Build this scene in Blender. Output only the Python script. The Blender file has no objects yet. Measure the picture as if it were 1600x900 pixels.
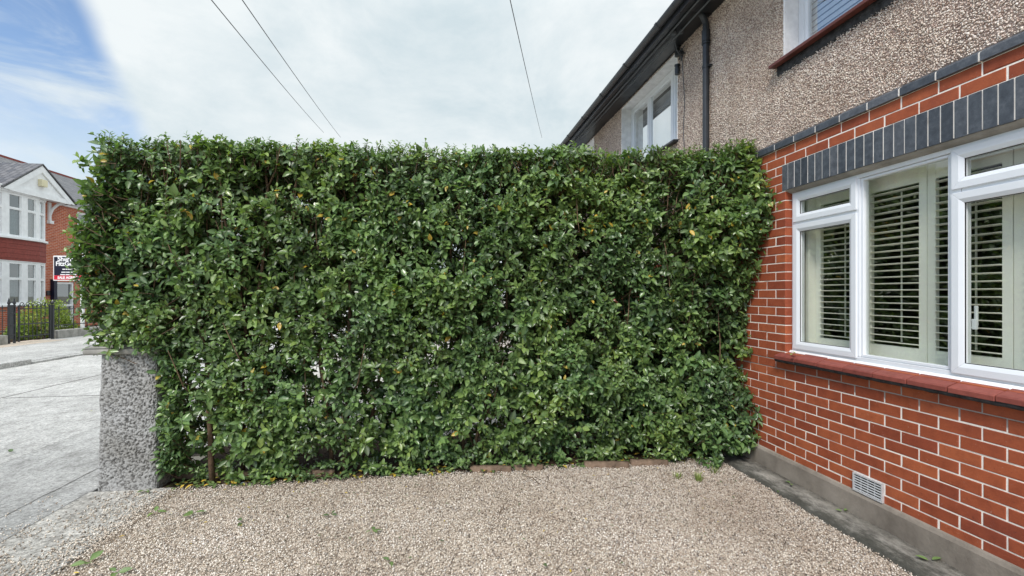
import bpy, bmesh, math, random
import numpy as np
from mathutils import Vector, Matrix, noise as mnoise

rnd = random.Random(7)
rng = np.random.default_rng(11)
S = bpy.context.scene
COL = S.collection

# ------------------------------------------------------------------ camera
F, TH, HZ, CAMZ = 731.0, math.radians(8.56), 460.0, 1.6
CT, ST = math.cos(TH), math.sin(TH)
cam = bpy.data.objects.new("camera", bpy.data.cameras.new("camera"))
COL.objects.link(cam)
cam.location = (0, 0, CAMZ)
cam.rotation_euler = (math.radians(90), 0, -TH)
cam.data.sensor_width = 36.0
cam.data.lens = F / 1600 * 36.0
cam.data.shift_y = (HZ - 450) / 1600
cam.data.clip_start = 0.05
cam.data.clip_end = 3000
S.camera = cam

def at(px, py, D):                       # a point of the photo at depth D (measurement helper)
    lat = (px - 800) / F * D
    return Vector((lat * CT + D * ST, D * CT - lat * ST, CAMZ + (HZ - py) / F * D))
def gnd(px, py, z=0.0):
    return at(px, py, F * (CAMZ - z) / (py - HZ))

# ------------------------------------------------------------------ world, sun, exposure
SUN_AZ = Vector((-0.52, -0.85, 0))       # towards the sun, ground direction
SUN_EL = math.radians(47)
W = bpy.data.worlds.new("World"); S.world = W; W.use_nodes = True
nt = W.node_tree; nt.nodes.clear()
def N(t, **k):
    n = nt.nodes.new(t)
    for a, b in k.items(): setattr(n, a, b)
    return n
def L(a, b): nt.links.new(a, b)
out = N("ShaderNodeOutputWorld"); bg = N("ShaderNodeBackground"); bg.inputs[1].default_value = 0.10
sky = N("ShaderNodeTexSky", sky_type="NISHITA", sun_disc=False)
sky.sun_elevation = SUN_EL
sky.sun_rotation = math.atan2(SUN_AZ.x, SUN_AZ.y)
sky.air_density = 1.0; sky.dust_density = 0.6; sky.ozone_density = 2.0
tc = N("ShaderNodeTexCoord"); sep = N("ShaderNodeSeparateXYZ"); L(tc.outputs["Generated"], sep.inputs[0])
def math_n(op, a, b=None, c=None, clamp=False):
    n = N("ShaderNodeMath", operation=op); n.use_clamp = clamp
    for i, v in enumerate((a, b, c)):
        if v is None: continue
        if isinstance(v, (int, float)): n.inputs[i].default_value = v
        else: L(v, n.inputs[i])
    return n.outputs[0]
def mapr(v, a, b, c=0.0, d=1.0, smooth=True):
    n = N("ShaderNodeMapRange", interpolation_type="SMOOTHSTEP" if smooth else "LINEAR")
    L(v, n.inputs[0])
    for i, x in zip((1, 2, 3, 4), (a, b, c, d)): n.inputs[i].default_value = x
    return n.outputs[0]
def dotn(vec):
    n = N("ShaderNodeVectorMath", operation="DOT_PRODUCT"); L(tc.outputs["Generated"], n.inputs[0]); n.inputs[1].default_value = vec
    return n.outputs["Value"]
def wnoise(scale, detail, stretch=(1, 1, 1), rough=.55, dist=0.0):
    mp = N("ShaderNodeMapping"); L(tc.outputs["Generated"], mp.inputs[0]); mp.inputs["Scale"].default_value = stretch
    n = N("ShaderNodeTexNoise"); L(mp.outputs[0], n.inputs["Vector"])
    n.inputs["Scale"].default_value = scale; n.inputs["Detail"].default_value = detail
    n.inputs["Roughness"].default_value = rough; n.inputs["Distortion"].default_value = dist
    return n.outputs["Fac"]
# the straight edge of the cloud bank: a great circle of the sky
d1 = (at(150, 0, 1) - Vector((0, 0, CAMZ))); d2 = (at(236, 210, 1) - Vector((0, 0, CAMZ)))
nb = d2.cross(d1).normalized()
if nb.dot(at(20, 100, 1) - Vector((0, 0, CAMZ))) < 0: nb = -nb
edge = math_n("ADD", dotn(nb), math_n("MULTIPLY", math_n("SUBTRACT", wnoise(4, 4), .5), .06))
blue = mapr(edge, -0.012, 0.026)
wisps = mapr(wnoise(3.2, 6, (1, 1, 2.6), .6, .8), .45, .72)
low = mapr(sep.outputs[2], 0.16, 0.36)           # more cloud near the rooftops
blue = math_n("MULTIPLY", blue, math_n("SUBTRACT", 1.0, math_n("MULTIPLY", wisps, 0.85)))
blue = math_n("MULTIPLY", blue, math_n("ADD", .25, math_n("MULTIPLY", low, .75)))
cl1 = wnoise(2.9, 8, (1, 1, 1.9), .62, .25)
ramp = N("ShaderNodeValToRGB"); L(cl1, ramp.inputs[0])
ramp.color_ramp.elements[0].position = .36; ramp.color_ramp.elements[0].color = (3.05, 3.55, 3.78, 1)
ramp.color_ramp.elements[1].position = .62; ramp.color_ramp.elements[1].color = (4.15, 4.40, 4.48, 1)
zen = mapr(sep.outputs[2], .50, .98, 1.0, 2.7)  # an overcast sky is brightest overhead
cloud = N("ShaderNodeVectorMath", operation="SCALE"); L(ramp.outputs[0], cloud.inputs[0]); L(zen, cloud.inputs["Scale"])
skyb = N("ShaderNodeVectorMath", operation="SCALE"); L(sky.outputs[0], skyb.inputs[0]); skyb.inputs["Scale"].default_value = .92
mix = N("ShaderNodeMix", data_type="RGBA"); L(blue, mix.inputs[0]); L(cloud.outputs[0], mix.inputs[6]); L(skyb.outputs[0], mix.inputs[7])
L(mix.outputs[2], bg.inputs[0]); L(bg.outputs[0], out.inputs[0])

sun = bpy.data.objects.new("sun", bpy.data.lights.new("sun", "SUN")); COL.objects.link(sun)
sun.data.energy = 1.5; sun.data.angle = math.radians(16); sun.data.color = (1.0, .95, .88)
sd = Vector((SUN_AZ.normalized().x * math.cos(SUN_EL), SUN_AZ.normalized().y * math.cos(SUN_EL), math.sin(SUN_EL)))
sun.rotation_euler = sd.to_track_quat("Z", "Y").to_euler()
sun.location = (-10, -8, 20)

S.view_settings.view_transform = "Standard"; S.view_settings.look = "None"
S.view_settings.gamma = 1; S.view_settings.use_curve_mapping = False
S.view_settings.exposure = 1.1
S.render.engine = "CYCLES"
S.cycles.max_bounces = 8; S.cycles.transparent_max_bounces = 12
S.cycles.use_denoising = True

# ------------------------------------------------------------------ materials
def mat(name, rough=.7, spec=.3, metal=0.0):
    m = bpy.data.materials.new(name); m.use_nodes = True
    b = m.node_tree.nodes["Principled BSDF"]
    b.inputs["Roughness"].default_value = rough; b.inputs["Specular IOR Level"].default_value = spec
    b.inputs["Metallic"].default_value = metal
    return m, m.node_tree, b
def node(t, ty, **k):
    n = t.nodes.new(ty)
    for a, b in k.items(): setattr(n, a, b)
    return n
def ramp_node(t, src, stops, interp="LINEAR"):
    r = node(t, "ShaderNodeValToRGB"); r.color_ramp.interpolation = interp
    e = r.color_ramp.elements
    while len(e) < len(stops): e.new(.5)
    for i, (p, c) in enumerate(stops): e[i].position = p; e[i].color = (*c, 1)
    t.links.new(src, r.inputs[0]); return r.outputs[0]
def tex(t, kind, scale, detail=4, rough=.55, coord="Object", stretch=None, **k):
    c = node(t, "ShaderNodeTexCoord").outputs[coord]
    if stretch:
        mp = node(t, "ShaderNodeMapping"); t.links.new(c, mp.inputs[0]); mp.inputs["Scale"].default_value = stretch; c = mp.outputs[0]
    n = node(t, "ShaderNodeTexNoise" if kind == "noise" else "ShaderNodeTexVoronoi", **k)
    t.links.new(c, n.inputs["Vector"]); n.inputs["Scale"].default_value = scale
    if kind == "noise": n.inputs["Detail"].default_value = detail; n.inputs["Roughness"].default_value = rough
    return n
def mixc(t, f, a, b, mode="MIX"):
    m = node(t, "ShaderNodeMix", data_type="RGBA", blend_type=mode)
    for i, v in ((0, f), (6, a), (7, b)):
        if isinstance(v, (int, float)): m.inputs[i].default_value = v
        elif isinstance(v, tuple): m.inputs[i].default_value = (*v, 1)
        else: t.links.new(v, m.inputs[i])
    return m.outputs[2]
def bump(t, b, src, strength=.3, dist=.01):
    n = node(t, "ShaderNodeBump"); n.inputs["Strength"].default_value = strength; n.inputs["Distance"].default_value = dist
    t.links.new(src, n.inputs["Height"]); t.links.new(n.outputs[0], b.inputs["Normal"])
def island(t): return node(t, "ShaderNodeNewGeometry").outputs["Random Per Island"]

def node_mul2(t, a, k):
    n = node(t, "ShaderNodeMath", operation="MULTIPLY"); t.links.new(a, n.inputs[0]); n.inputs[1].default_value = k; return n.outputs[0]
def simple(name, c, rough=.6, spec=.3, var=.18, scale=6, bmp=0, bscale=60, metal=0):
    m, t, b = mat(name, rough, spec, metal)
    n = tex(t, "noise", scale, 6)
    lo = tuple(x * (1 - var) for x in c); hi = tuple(min(1, x * (1 + var)) for x in c)
    t.links.new(ramp_node(t, n.outputs["Fac"], [(.3, lo), (.7, hi)]), b.inputs["Base Color"])
    if bmp: bump(t, b, tex(t, "noise", bscale, 6).outputs["Fac"], bmp, .01)
    return m
M = {}
M["upvc"] = simple("white_upvc", (.74, .77, .80), .28, .5, .02)
M["white_paint"] = simple("white_paint", (.82, .83, .84), .5, .3, .07, 5, .1, 40)
M["white_weathered"] = simple("weathered_white_paint", (.80, .80, .80), .6, .3, .12, 12)
M["black_paint"] = simple("black_gloss_paint", (.018, .020, .024), .32, .5, .25, 8)
M["black_plastic"] = simple("black_plastic", (.025, .029, .034), .38, .5, .2, 20)
M["shutter"] = simple("shutter_cream", (.87, .865, .785), .42, .4, .03)
M["rubber"] = simple("rubber_gasket", (.03, .03, .03), .7, .2, .1)
M["steel"] = simple("vent_metal", (.62, .63, .64), .45, .5, .12, 30, metal=.3)
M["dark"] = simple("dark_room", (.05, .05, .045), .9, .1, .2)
M["soil"] = simple("soil", (.055, .038, .026), .95, .1, .4, 30, .8, 80)
M["terracotta"] = simple("terracotta_tile", (.24, .052, .040), .6, .3, .22, 12, .2, 30)
M["terracotta_dark"] = simple("dark_red_sill", (.13, .042, .036), .55, .3, .3, 10, .2, 30)
M["edging"] = simple("edging_stone", (.17, .12, .085), .9, .2, .45, 18, .6, 50)
M["curtain"] = simple("lace_curtain", (.72, .73, .73), .9, .1, .08)
M["navy"] = simple("navy_board", (.006, .008, .026), .4, .4, .1)
M["signred"] = simple("red_board", (.58, .012, .035), .4, .4, .05)
M["twig"] = simple("twig_bark", (.11, .072, .045), .85, .2, .35, 30, .5, 90)
M["branch"] = simple("branch_bark", (.20, .135, .085), .85, .2, .4, 30, .4, 90)
M["cable"] = simple("cable_grey", (.10, .11, .12), .6, .3, .1)
M["cream_box"] = simple("cream_plastic", (.72, .66, .45), .5, .3, .06)
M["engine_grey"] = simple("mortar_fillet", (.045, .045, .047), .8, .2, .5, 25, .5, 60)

# bricks: every brick is an island
m, t, b = mat("red_brick", .72, .3); M["brick"] = m
n1 = tex(t, "noise", 14, 8, .65); n2 = tex(t, "noise", 90, 3)
base = ramp_node(t, island(t), [(0, (.235, .054, .026)), (.2, (.29, .069, .030)), (.6, (.335, .083, .034)), (.9, (.385, .103, .041)), (1, (.26, .058, .028))])
c = mixc(t, .75, base, ramp_node(t, n1.outputs["Fac"], [(.25, (.68, .62, .62)), (.5, (1, 1, 1)), (.75, (1.22, 1.26, 1.22))]), "MULTIPLY")
st = tex(t, "noise", 2.2, 5)
c = mixc(t, ramp_node(t, st.outputs["Fac"], [(.52, (0, 0, 0)), (.75, (.35, .35, .35))]), c, (.20, .045, .035))
sm = tex(t, "noise", 38, 8, .75)
c = mixc(t, ramp_node(t, sm.outputs["Fac"], [(.62, (0, 0, 0)), (.74, (.55, .55, .55))]), c, (.55, .42, .34))
sk = tex(t, "noise", 60, 6, .7)
c = mixc(t, ramp_node(t, sk.outputs["Fac"], [(.28, (.6, .6, .6)), (.40, (0, 0, 0))]), c, (.09, .028, .022))
t.links.new(c, b.inputs["Base Color"]); bump(t, b, n2.outputs["Fac"], .35, .004)
m, t, b = mat("white_mortar", .9, .1); M["mortar"] = m
n1 = tex(t, "noise", 9, 6)
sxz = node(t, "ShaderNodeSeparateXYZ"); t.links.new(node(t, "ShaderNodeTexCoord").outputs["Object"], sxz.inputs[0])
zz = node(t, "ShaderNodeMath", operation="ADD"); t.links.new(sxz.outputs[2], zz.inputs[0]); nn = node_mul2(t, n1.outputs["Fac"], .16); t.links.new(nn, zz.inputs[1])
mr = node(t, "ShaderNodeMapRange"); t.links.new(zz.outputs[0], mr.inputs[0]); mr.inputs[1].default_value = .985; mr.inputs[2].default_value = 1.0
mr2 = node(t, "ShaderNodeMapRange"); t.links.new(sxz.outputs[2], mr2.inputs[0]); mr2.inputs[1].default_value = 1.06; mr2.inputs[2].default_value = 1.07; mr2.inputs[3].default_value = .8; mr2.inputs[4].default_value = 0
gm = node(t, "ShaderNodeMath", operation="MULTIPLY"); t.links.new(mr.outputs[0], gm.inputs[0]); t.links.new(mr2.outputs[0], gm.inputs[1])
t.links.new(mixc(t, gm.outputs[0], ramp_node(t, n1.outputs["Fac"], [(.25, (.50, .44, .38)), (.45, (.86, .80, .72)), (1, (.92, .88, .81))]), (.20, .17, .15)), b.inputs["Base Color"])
bump(t, b, tex(t, "noise", 120, 3).outputs["Fac"], .5, .004)
m, t, b = mat("blue_brick", .5, .5); M["bluebrick"] = m
n1 = tex(t, "noise", 26, 8, .7)
base = ramp_node(t, island(t), [(0, (.045, .053, .066)), (.5, (.068, .079, .095)), (1, (.095, .103, .118))])
c = mixc(t, .8, base, ramp_node(t, n1.outputs["Fac"], [(.3, (.45, .45, .48)), (.52, (1, 1, 1)), (.70, (1.8, 1.7, 1.6))]), "MULTIPLY")
t.links.new(c, b.inputs["Base Color"]); bump(t, b, n1.outputs["Fac"], .3, .006)
m, t, b = mat("quarry_tile", .62, .35); M["quarry"] = m
n1 = tex(t, "noise", 22, 7, .6)
base = ramp_node(t, island(t), [(0, (.20, .052, .040)), (1, (.275, .075, .056))])
c = mixc(t, .7, base, ramp_node(t, n1.outputs["Fac"], [(.3, (.7, .65, .65)), (.6, (1.05, 1.05, 1.05)), (.8, (1.25, 1.3, 1.3))]), "MULTIPLY")
t.links.new(c, b.inputs["Base Color"]); bump(t, b, n1.outputs["Fac"], .25, .005)

def pebble_mat(name, stops, rough=.6, spec=.4):
    m, t, b = mat(name, rough, spec)
    c = ramp_node(t, island(t), stops)
    n = tex(t, "noise", 1.1, 6, .65)
    c = mixc(t, .85, c, ramp_node(t, n.outputs["Fac"], [(.32, (.78, .72, .66)), (.5, (1, .98, .95)), (.68, (1.10, 1.10, 1.12))]), "MULTIPLY")
    if name == "dash_pebbles":
        sk = tex(t, "noise", 3.2, 6, .65, stretch=(1, 2.2, .28))
        c = mixc(t, .4, c, ramp_node(t, sk.outputs["Fac"], [(.34, (.70, .67, .65)), (.52, (1, 1, 1))]), "MULTIPLY")
    t.links.new(c, b.inputs["Base Color"]); return m
M["pebble"] = pebble_mat("gravel_pebbles", [(0, (.12, .098, .08)), (.16, (.32, .265, .215)), (.36, (.56, .49, .41)), (.58, (.74, .68, .595)), (.72, (.40, .315, .245)), (.86, (.84, .80, .735)), (1, (.24, .215, .195))])
M["dash"] = pebble_mat("dash_pebbles", [(0, (.28, .20, .17)), (.16, (.55, .43, .36)), (.36, (.80, .70, .61)), (.66, (.90, .84, .76)), (.84, (.64, .50, .43)), (1, (.92, .88, .82))], .5, .45)
M["dash_base"] = simple("dash_cement", (.36, .28, .24), .95, .1, .25, 5, .6, 120)
m, t, b = mat("gravel_bed", .95, .1); M["gravel_bed"] = m
v = tex(t, "voronoi", 85); n = tex(t, "noise", 1.3, 4)
c = ramp_node(t, v.outputs["Color"], [(0, (.26, .21, .17)), (.5, (.50, .42, .34)), (1, (.68, .60, .51))])
t.links.new(c, b.inputs["Base Color"]); bump(t, b, v.outputs["Distance"], .8, .008)

m, t, b = mat("concrete_plinth", .85, .2); M["plinth"] = m
n1 = tex(t, "noise", 3.5, 8, .65); n2 = tex(t, "noise", 60, 5)
c = ramp_node(t, n1.outputs["Fac"], [(.28, (.13, .11, .09)), (.5, (.24, .208, .172)), (.72, (.32, .28, .235))])
t.links.new(c, b.inputs["Base Color"]); bump(t, b, n2.outputs["Fac"], .4, .006)
m, t, b = mat("concrete_ledge", .9, .2); M["ledge"] = m
n1 = tex(t, "noise", 9, 9, .78, stretch=(1, .45, 1)); n2 = tex(t, "noise", 45, 8, .75)
c = ramp_node(t, n1.outputs["Fac"], [(.33, (.055, .053, .048)), (.47, (.20, .188, .165)), (.62, (.36, .34, .30))])
sx_ = node(t, "ShaderNodeSeparateXYZ"); t.links.new(node(t, "ShaderNodeTexCoord").outputs["Object"], sx_.inputs[0])
ad = node(t, "ShaderNodeMath", operation="MULTIPLY_ADD"); t.links.new(n1.outputs["Fac"], ad.inputs[0]); ad.inputs[1].default_value = .30; t.links.new(sx_.outputs[0], ad.inputs[2])
ms = node(t, "ShaderNodeMapRange"); t.links.new(ad.outputs[0], ms.inputs[0]); ms.inputs[1].default_value = 2.83; ms.inputs[2].default_value = 2.92; ms.inputs[3].default_value = .8; ms.inputs[4].default_value = 0
c = mixc(t, ms.outputs[0], c, (.05, .05, .040))
t.links.new(c, b.inputs["Base Color"]); bump(t, b, n2.outputs["Fac"], .9, .012)

def concrete(name, lo, mid, hi, grit=.8, fine=34, stretch=(1, 1, 1)):
    m, t, b = mat(name, .85, .25)
    n1 = tex(t, "noise", .55, 8, .65, stretch=stretch); n2 = tex(t, "noise", fine, 8, .8); n3 = tex(t, "noise", 7, 9, .78, stretch=(1, .5, 1)); v = tex(t, "voronoi", fine * 2.2)
    c = ramp_node(t, n1.outputs["Fac"], [(.3, lo), (.5, mid), (.7, hi)])
    c = mixc(t, grit, c, ramp_node(t, n2.outputs["Fac"], [(.36, (.40, .39, .37)), (.5, (.95, .95, .95)), (.64, (1.35, 1.34, 1.32))]), "MULTIPLY")
    c = mixc(t, .85, c, ramp_node(t, n3.outputs["Fac"], [(.36, (.60, .59, .58)), (.52, (1.0, 1.0, 1.0)), (.66, (1.18, 1.18, 1.18))]), "MULTIPLY")
    c = mixc(t, grit * .6, c, ramp_node(t, v.outputs["Color"], [(.2, (.66, .65, .63)), (.6, (1.05, 1.05, 1.04)), (.9, (1.28, 1.26, 1.22))]), "MULTIPLY")
    t.links.new(c, b.inputs["Base Color"]); bump(t, b, n2.outputs["Fac"], .9, .02); return m
M["road"] = concrete("concrete_road", (.36, .352, .338), (.50, .492, .474), (.60, .59, .57))
M["path"] = concrete("concrete_path", (.33, .326, .315), (.45, .445, .43), (.56, .552, .535))
M["strip"] = concrete("threshold_concrete", (.33, .31, .28), (.50, .48, .445), (.62, .60, .56), grit=1.0, fine=26)
M["ground"] = simple("earth_ground", (.20, .19, .16), .95, .1, .3, .4, .3, 10)
M["joint"] = simple("joint_dirt", (.15, .145, .135), .9, .1, .3, 30)
M["wall_conc"] = simple("rough_concrete", (.30, .29, .265), .9, .2, .3, 6, .6, 30)

# roughcast pillar: pitted grey render, coloured darker in the pits
m, t, b = mat("roughcast", .9, .2); M["roughcast"] = m
at_n = node(t, "ShaderNodeAttribute", attribute_name="pit")
n1 = tex(t, "noise", 3, 6); n2 = tex(t, "noise", 140, 4)
c = ramp_node(t, at_n.outputs["Fac"], [(.05, (.10, .098, .094)), (.40, (.19, .188, .182)), (.62, (.28, .278, .272)), (1, (.38, .38, .373))])
c = mixc(t, .8, c, ramp_node(t, n1.outputs["Fac"], [(.3, (.72, .70, .66)), (.6, (1.04, 1.04, 1.04))]), "MULTIPLY")
t.links.new(c, b.inputs["Base Color"]); bump(t, b, n2.outputs["Fac"], .5, .004)

# glass: thin pane, mirror by angle, otherwise clear with a green tint
def glass(name, tint, refl=1.0):
    m = bpy.data.materials.new(name); m.use_nodes = True; t = m.node_tree; t.nodes.clear()
    o = node(t, "ShaderNodeOutputMaterial"); mx = node(t, "ShaderNodeMixShader"); fr = node(t, "ShaderNodeFresnel"); fr.inputs[0].default_value = 1.55
    g = node(t, "ShaderNodeBsdfGlossy"); g.inputs["Roughness"].default_value = .015; g.inputs[0].default_value = (.95, .97, .97, 1)
    tr = node(t, "ShaderNodeBsdfTransparent"); tr.inputs[0].default_value = (*tint, 1)
    mu = node(t, "ShaderNodeMath", operation="MULTIPLY"); mu.use_clamp = True; t.links.new(fr.outputs[0], mu.inputs[0]); mu.inputs[1].default_value = 2.5 * refl
    bf = node(t, "ShaderNodeMath", operation="SUBTRACT"); bf.inputs[0].default_value = 1.0; t.links.new(node(t, "ShaderNodeNewGeometry").outputs["Backfacing"], bf.inputs[1])
    m2 = node(t, "ShaderNodeMath", operation="MULTIPLY"); t.links.new(mu.outputs[0], m2.inputs[0]); t.links.new(bf.outputs[0], m2.inputs[1])
    t.links.new(m2.outputs[0], mx.inputs[0]); t.links.new(tr.outputs[0], mx.inputs[1]); t.links.new(g.outputs[0], mx.inputs[2]); t.links.new(mx.outputs[0], o.inputs[0])
    return m
M["glass"] = glass("window_glass", (.972, .984, .966))
M["glass_up"] = glass("upper_window_glass", (.96, .97, .97), 2.0)
M["glass_far"] = glass("far_window_glass", (.55, .60, .60), 1.6)

# leaves
def leaf_mat(name, greens, yellow=(.50, .33, .03), trans=.26, rough=.30):
    m = bpy.data.materials.new(name); m.use_nodes = True; t = m.node_tree; b = t.nodes["Principled BSDF"]
    tone = node(t, "ShaderNodeAttribute", attribute_name="tone").outputs["Fac"]
    mid = node(t, "ShaderNodeAttribute", attribute_name="mid").outputs["Fac"]
    g = ramp_node(t, tone, greens + [(.955, yellow), (1, (.62, .42, .06))])
    n = tex(t, "noise", 1.7, 3)
    g = mixc(t, .8, g, ramp_node(t, n.outputs["Fac"], [(.36, (.84, .94, 1.15)), (.62, (1.16, 1.04, .80))]), "MULTIPLY")
    g = mixc(t, node_mul(t, mid, .28), g, (.30, .40, .16))
    t.links.new(g, b.inputs["Base Color"])
    r = node(t, "ShaderNodeMapRange"); t.links.new(island(t), r.inputs[0]); r.inputs[3].default_value = rough - .08; r.inputs[4].default_value = rough + .18
    t.links.new(r.outputs[0], b.inputs["Roughness"]); b.inputs["Specular IOR Level"].default_value = .6
    bump(t, b, tex(t, "noise", 130, 3).outputs["Fac"], .18, .004)
    tl = node(t, "ShaderNodeBsdfTranslucent")
    tcx = mixc(t, 1.0, g, (1.5, 1.6, .55), "MULTIPLY"); t.links.new(tcx, tl.inputs[0])
    mx = node(t, "ShaderNodeMixShader"); mx.inputs[0].default_value = trans
    o = t.nodes["Material Output"]
    t.links.new(b.outputs[0], mx.inputs[1]); t.links.new(tl.outputs[0], mx.inputs[2]); t.links.new(mx.outputs[0], o.inputs[0])
    return m
def node_mul(t, a, k):
    n = node(t, "ShaderNodeMath", operation="MULTIPLY"); t.links.new(a, n.inputs[0]); n.inputs[1].default_value = k; return n.outputs[0]
M["leaf"] = leaf_mat("hedge_leaf", [(0, (.018, .042, .016)), (.28, (.049, .107, .034)), (.58, (.100, .188, .054)), (.85, (.200, .320, .092)), (.935, (.21, .29, .07))])
M["shrub_leaf"] = leaf_mat("shrub_leaf", [(0, (.05, .09, .015)), (.4, (.11, .18, .025)), (.8, (.25, .33, .04)), (.93, (.36, .42, .05))], trans=.35, rough=.5)
M["fallen"] = leaf_mat("fallen_leaf", [(0, (.026, .045, .018)), (.3, (.06, .11, .03)), (.7, (.13, .21, .055)), (.93, (.22, .31, .09))], rough=.45, trans=.1)
M["grass"] = simple("grass_blade", (.20, .26, .07), .7, .2, .3, 30)

# ------------------------------------------------------------------ builders
def link(o, parent=None):
    COL.objects.link(o)
    if parent is not None: o.parent = parent
    return o
def thing(name, label, cat, group=None, loc=(0, 0, 0)):
    o = bpy.data.objects.new(name, None); o.empty_display_size = .2; o.location = loc; COL.objects.link(o)
    o["label"] = label; o["category"] = cat
    if group: o["group"] = group
    return o
def tag(o, label, cat, group=None):
    o["label"] = label; o["category"] = cat
    if group: o["group"] = group
    return o
def structure(o): o["kind"] = "structure"; return o
def mesh_np(name, V, tris=None, quads=None, mats=(), parent=None, smooth=False, midx=None, attrs=None):
    me = bpy.data.meshes.new(name)
    V = np.asarray(V, np.float32); me.vertices.add(len(V)); me.vertices.foreach_set("co", V.ravel())
    parts = []; tot = []
    if tris is not None and len(tris): parts.append(np.asarray(tris, np.int32).ravel()); tot.append(np.full(len(tris), 3, np.int32))
    if quads is not None and len(quads): parts.append(np.asarray(quads, np.int32).ravel()); tot.append(np.full(len(quads), 4, np.int32))
    lv = np.concatenate(parts); lt = np.concatenate(tot); ls = np.concatenate([[0], np.cumsum(lt)[:-1]]).astype(np.int32)
    me.loops.add(len(lv)); me.loops.foreach_set("vertex_index", lv)
    me.polygons.add(len(lt)); me.polygons.foreach_set("loop_start", ls); me.polygons.foreach_set("loop_total", lt)
    if smooth: me.polygons.foreach_set("use_smooth", np.ones(len(lt), bool))
    for mm in mats: me.materials.append(mm)
    if midx is not None: me.polygons.foreach_set("material_index", np.asarray(midx, np.int32))
    for k, a in (attrs or {}).items():
        at_ = me.attributes.new(k, "FLOAT", "POINT"); at_.data.foreach_set("value", np.asarray(a, np.float32))
    me.update(calc_edges=True); me.validate()
    return link(bpy.data.objects.new(name, me), parent)

class MB:                                     # collects boxes, prisms, tubes into one mesh
    def __init__(s): s.v = []; s.f = []; s.m = []
    def add(s, vs, fs, mi=0):
        o = len(s.v); s.v += [tuple(x) for x in vs]; s.f += [tuple(i + o for i in q) for q in fs]; s.m += [mi] * len(fs); return s
    def box(s, x0, x1, y0, y1, z0, z1, mi=0, jit=0):
        vs = [(x, y, z) for z in (z0, z1) for y in (y0, y1) for x in (x0, x1)]
        if jit: vs = [tuple(c + rnd.uniform(-jit, jit) for c in p) for p in vs]
        return s.add(vs, [(0, 2, 3, 1), (4, 5, 7, 6), (0, 1, 5, 4), (2, 6, 7, 3), (0, 4, 6, 2), (1, 3, 7, 5)], mi)
    def prism(s, poly, a0, a1, axis="y", mi=0):   # poly = 2D outline, extruded along an axis
        n = len(poly)
        def P(p, a): return {"y": (p[0], a, p[1]), "x": (a, p[0], p[1]), "z": (p[0], p[1], a)}[axis]
        vs = [P(p, a0) for p in poly] + [P(p, a1) for p in poly]
        fs = [tuple(range(n)), tuple(range(2 * n - 1, n - 1, -1))] + [(i, n + i, n + (i + 1) % n, (i + 1) % n) for i in range(n)]
        return s.add(vs, fs, mi)
    def tube(s, pts, rad, k=8, mi=0):
        pts = [Vector(p) for p in pts]; n = len(pts)
        rad = [rad] * n if isinstance(rad, (int, float)) else rad
        vs = []; up = Vector((.13, .27, .95))
        for i, p in enumerate(pts):
            d = (pts[min(i + 1, n - 1)] - pts[max(i - 1, 0)]).normalized()
            if abs(d.dot(up)) > .97: up = Vector((.9, .3, .1))
            a = d.cross(up).normalized(); b_ = d.cross(a)
            for j in range(k):
                w = 2 * math.pi * j / k; vs.append(p + (a * math.cos(w) + b_ * math.sin(w)) * rad[i])
        fs = [(i * k + j, i * k + (j + 1) % k, (i + 1) * k + (j + 1) % k, (i + 1) * k + j) for i in range(n - 1) for j in range(k)]
        fs += [tuple(range(k - 1, -1, -1)), tuple(range((n - 1) * k, n * k))]
        return s.add(vs, fs, mi)
    def build(s, name, mats, parent=None, bevel=0, smooth=False, seg=2):
        me = bpy.data.meshes.new(name); me.from_pydata(s.v, [], s.f)
        if not isinstance(mats, (list, tuple)): mats = [mats]
        for mm in mats: me.materials.append(mm)
        me.polygons.foreach_set("material_index", s.m)
        bm = bmesh.new(); bm.from_mesh(me); bmesh.ops.recalc_face_normals(bm, faces=bm.faces); bm.to_mesh(me); bm.free()
        if smooth: me.polygons.foreach_set("use_smooth", [True] * len(me.polygons))
        o = link(bpy.data.objects.new(name, me), parent)
        if bevel:
            b_ = o.modifiers.new("edge", "BEVEL"); b_.width = bevel; b_.segments = seg; b_.limit_method = "ANGLE"; b_.angle_limit = math.radians(40)
        return o

def pebbles(name, P, size, material, parent=None, flat=(1, .78, .58), seed=1):
    r = np.random.default_rng(seed); n = len(P)
    q = r.normal(size=(n, 4)); q /= np.linalg.norm(q, axis=1, keepdims=True); w, x, y, z = q.T
    R = np.stack([np.stack([1-2*(y*y+z*z), 2*(x*y-w*z), 2*(x*z+w*y)], 1), np.stack([2*(x*y+w*z), 1-2*(x*x+z*z), 2*(y*z-w*x)], 1), np.stack([2*(x*z-w*y), 2*(y*z+w*x), 1-2*(x*x+y*y)], 1)], 1)
    base = np.array([[1,0,0],[-1,0,0],[0,1,0],[0,-1,0],[0,0,1],[0,0,-1]], float) * np.array(flat)
    V = base[None] * r.uniform(.72, 1.25, (n, 6, 1)) * np.asarray(size)[:, None, None]
    V = np.einsum("nij,nkj->nki", R, V) + P[:, None, :]
    T = np.array([[0,2,4],[2,1,4],[1,3,4],[3,0,4],[2,0,5],[1,2,5],[3,1,5],[0,3,5]])
    tr = (T[None] + (np.arange(n) * 6)[:, None, None]).reshape(-1, 3)
    return mesh_np(name, V.reshape(-1, 3), tr, None, [material], parent, smooth=True)

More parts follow.
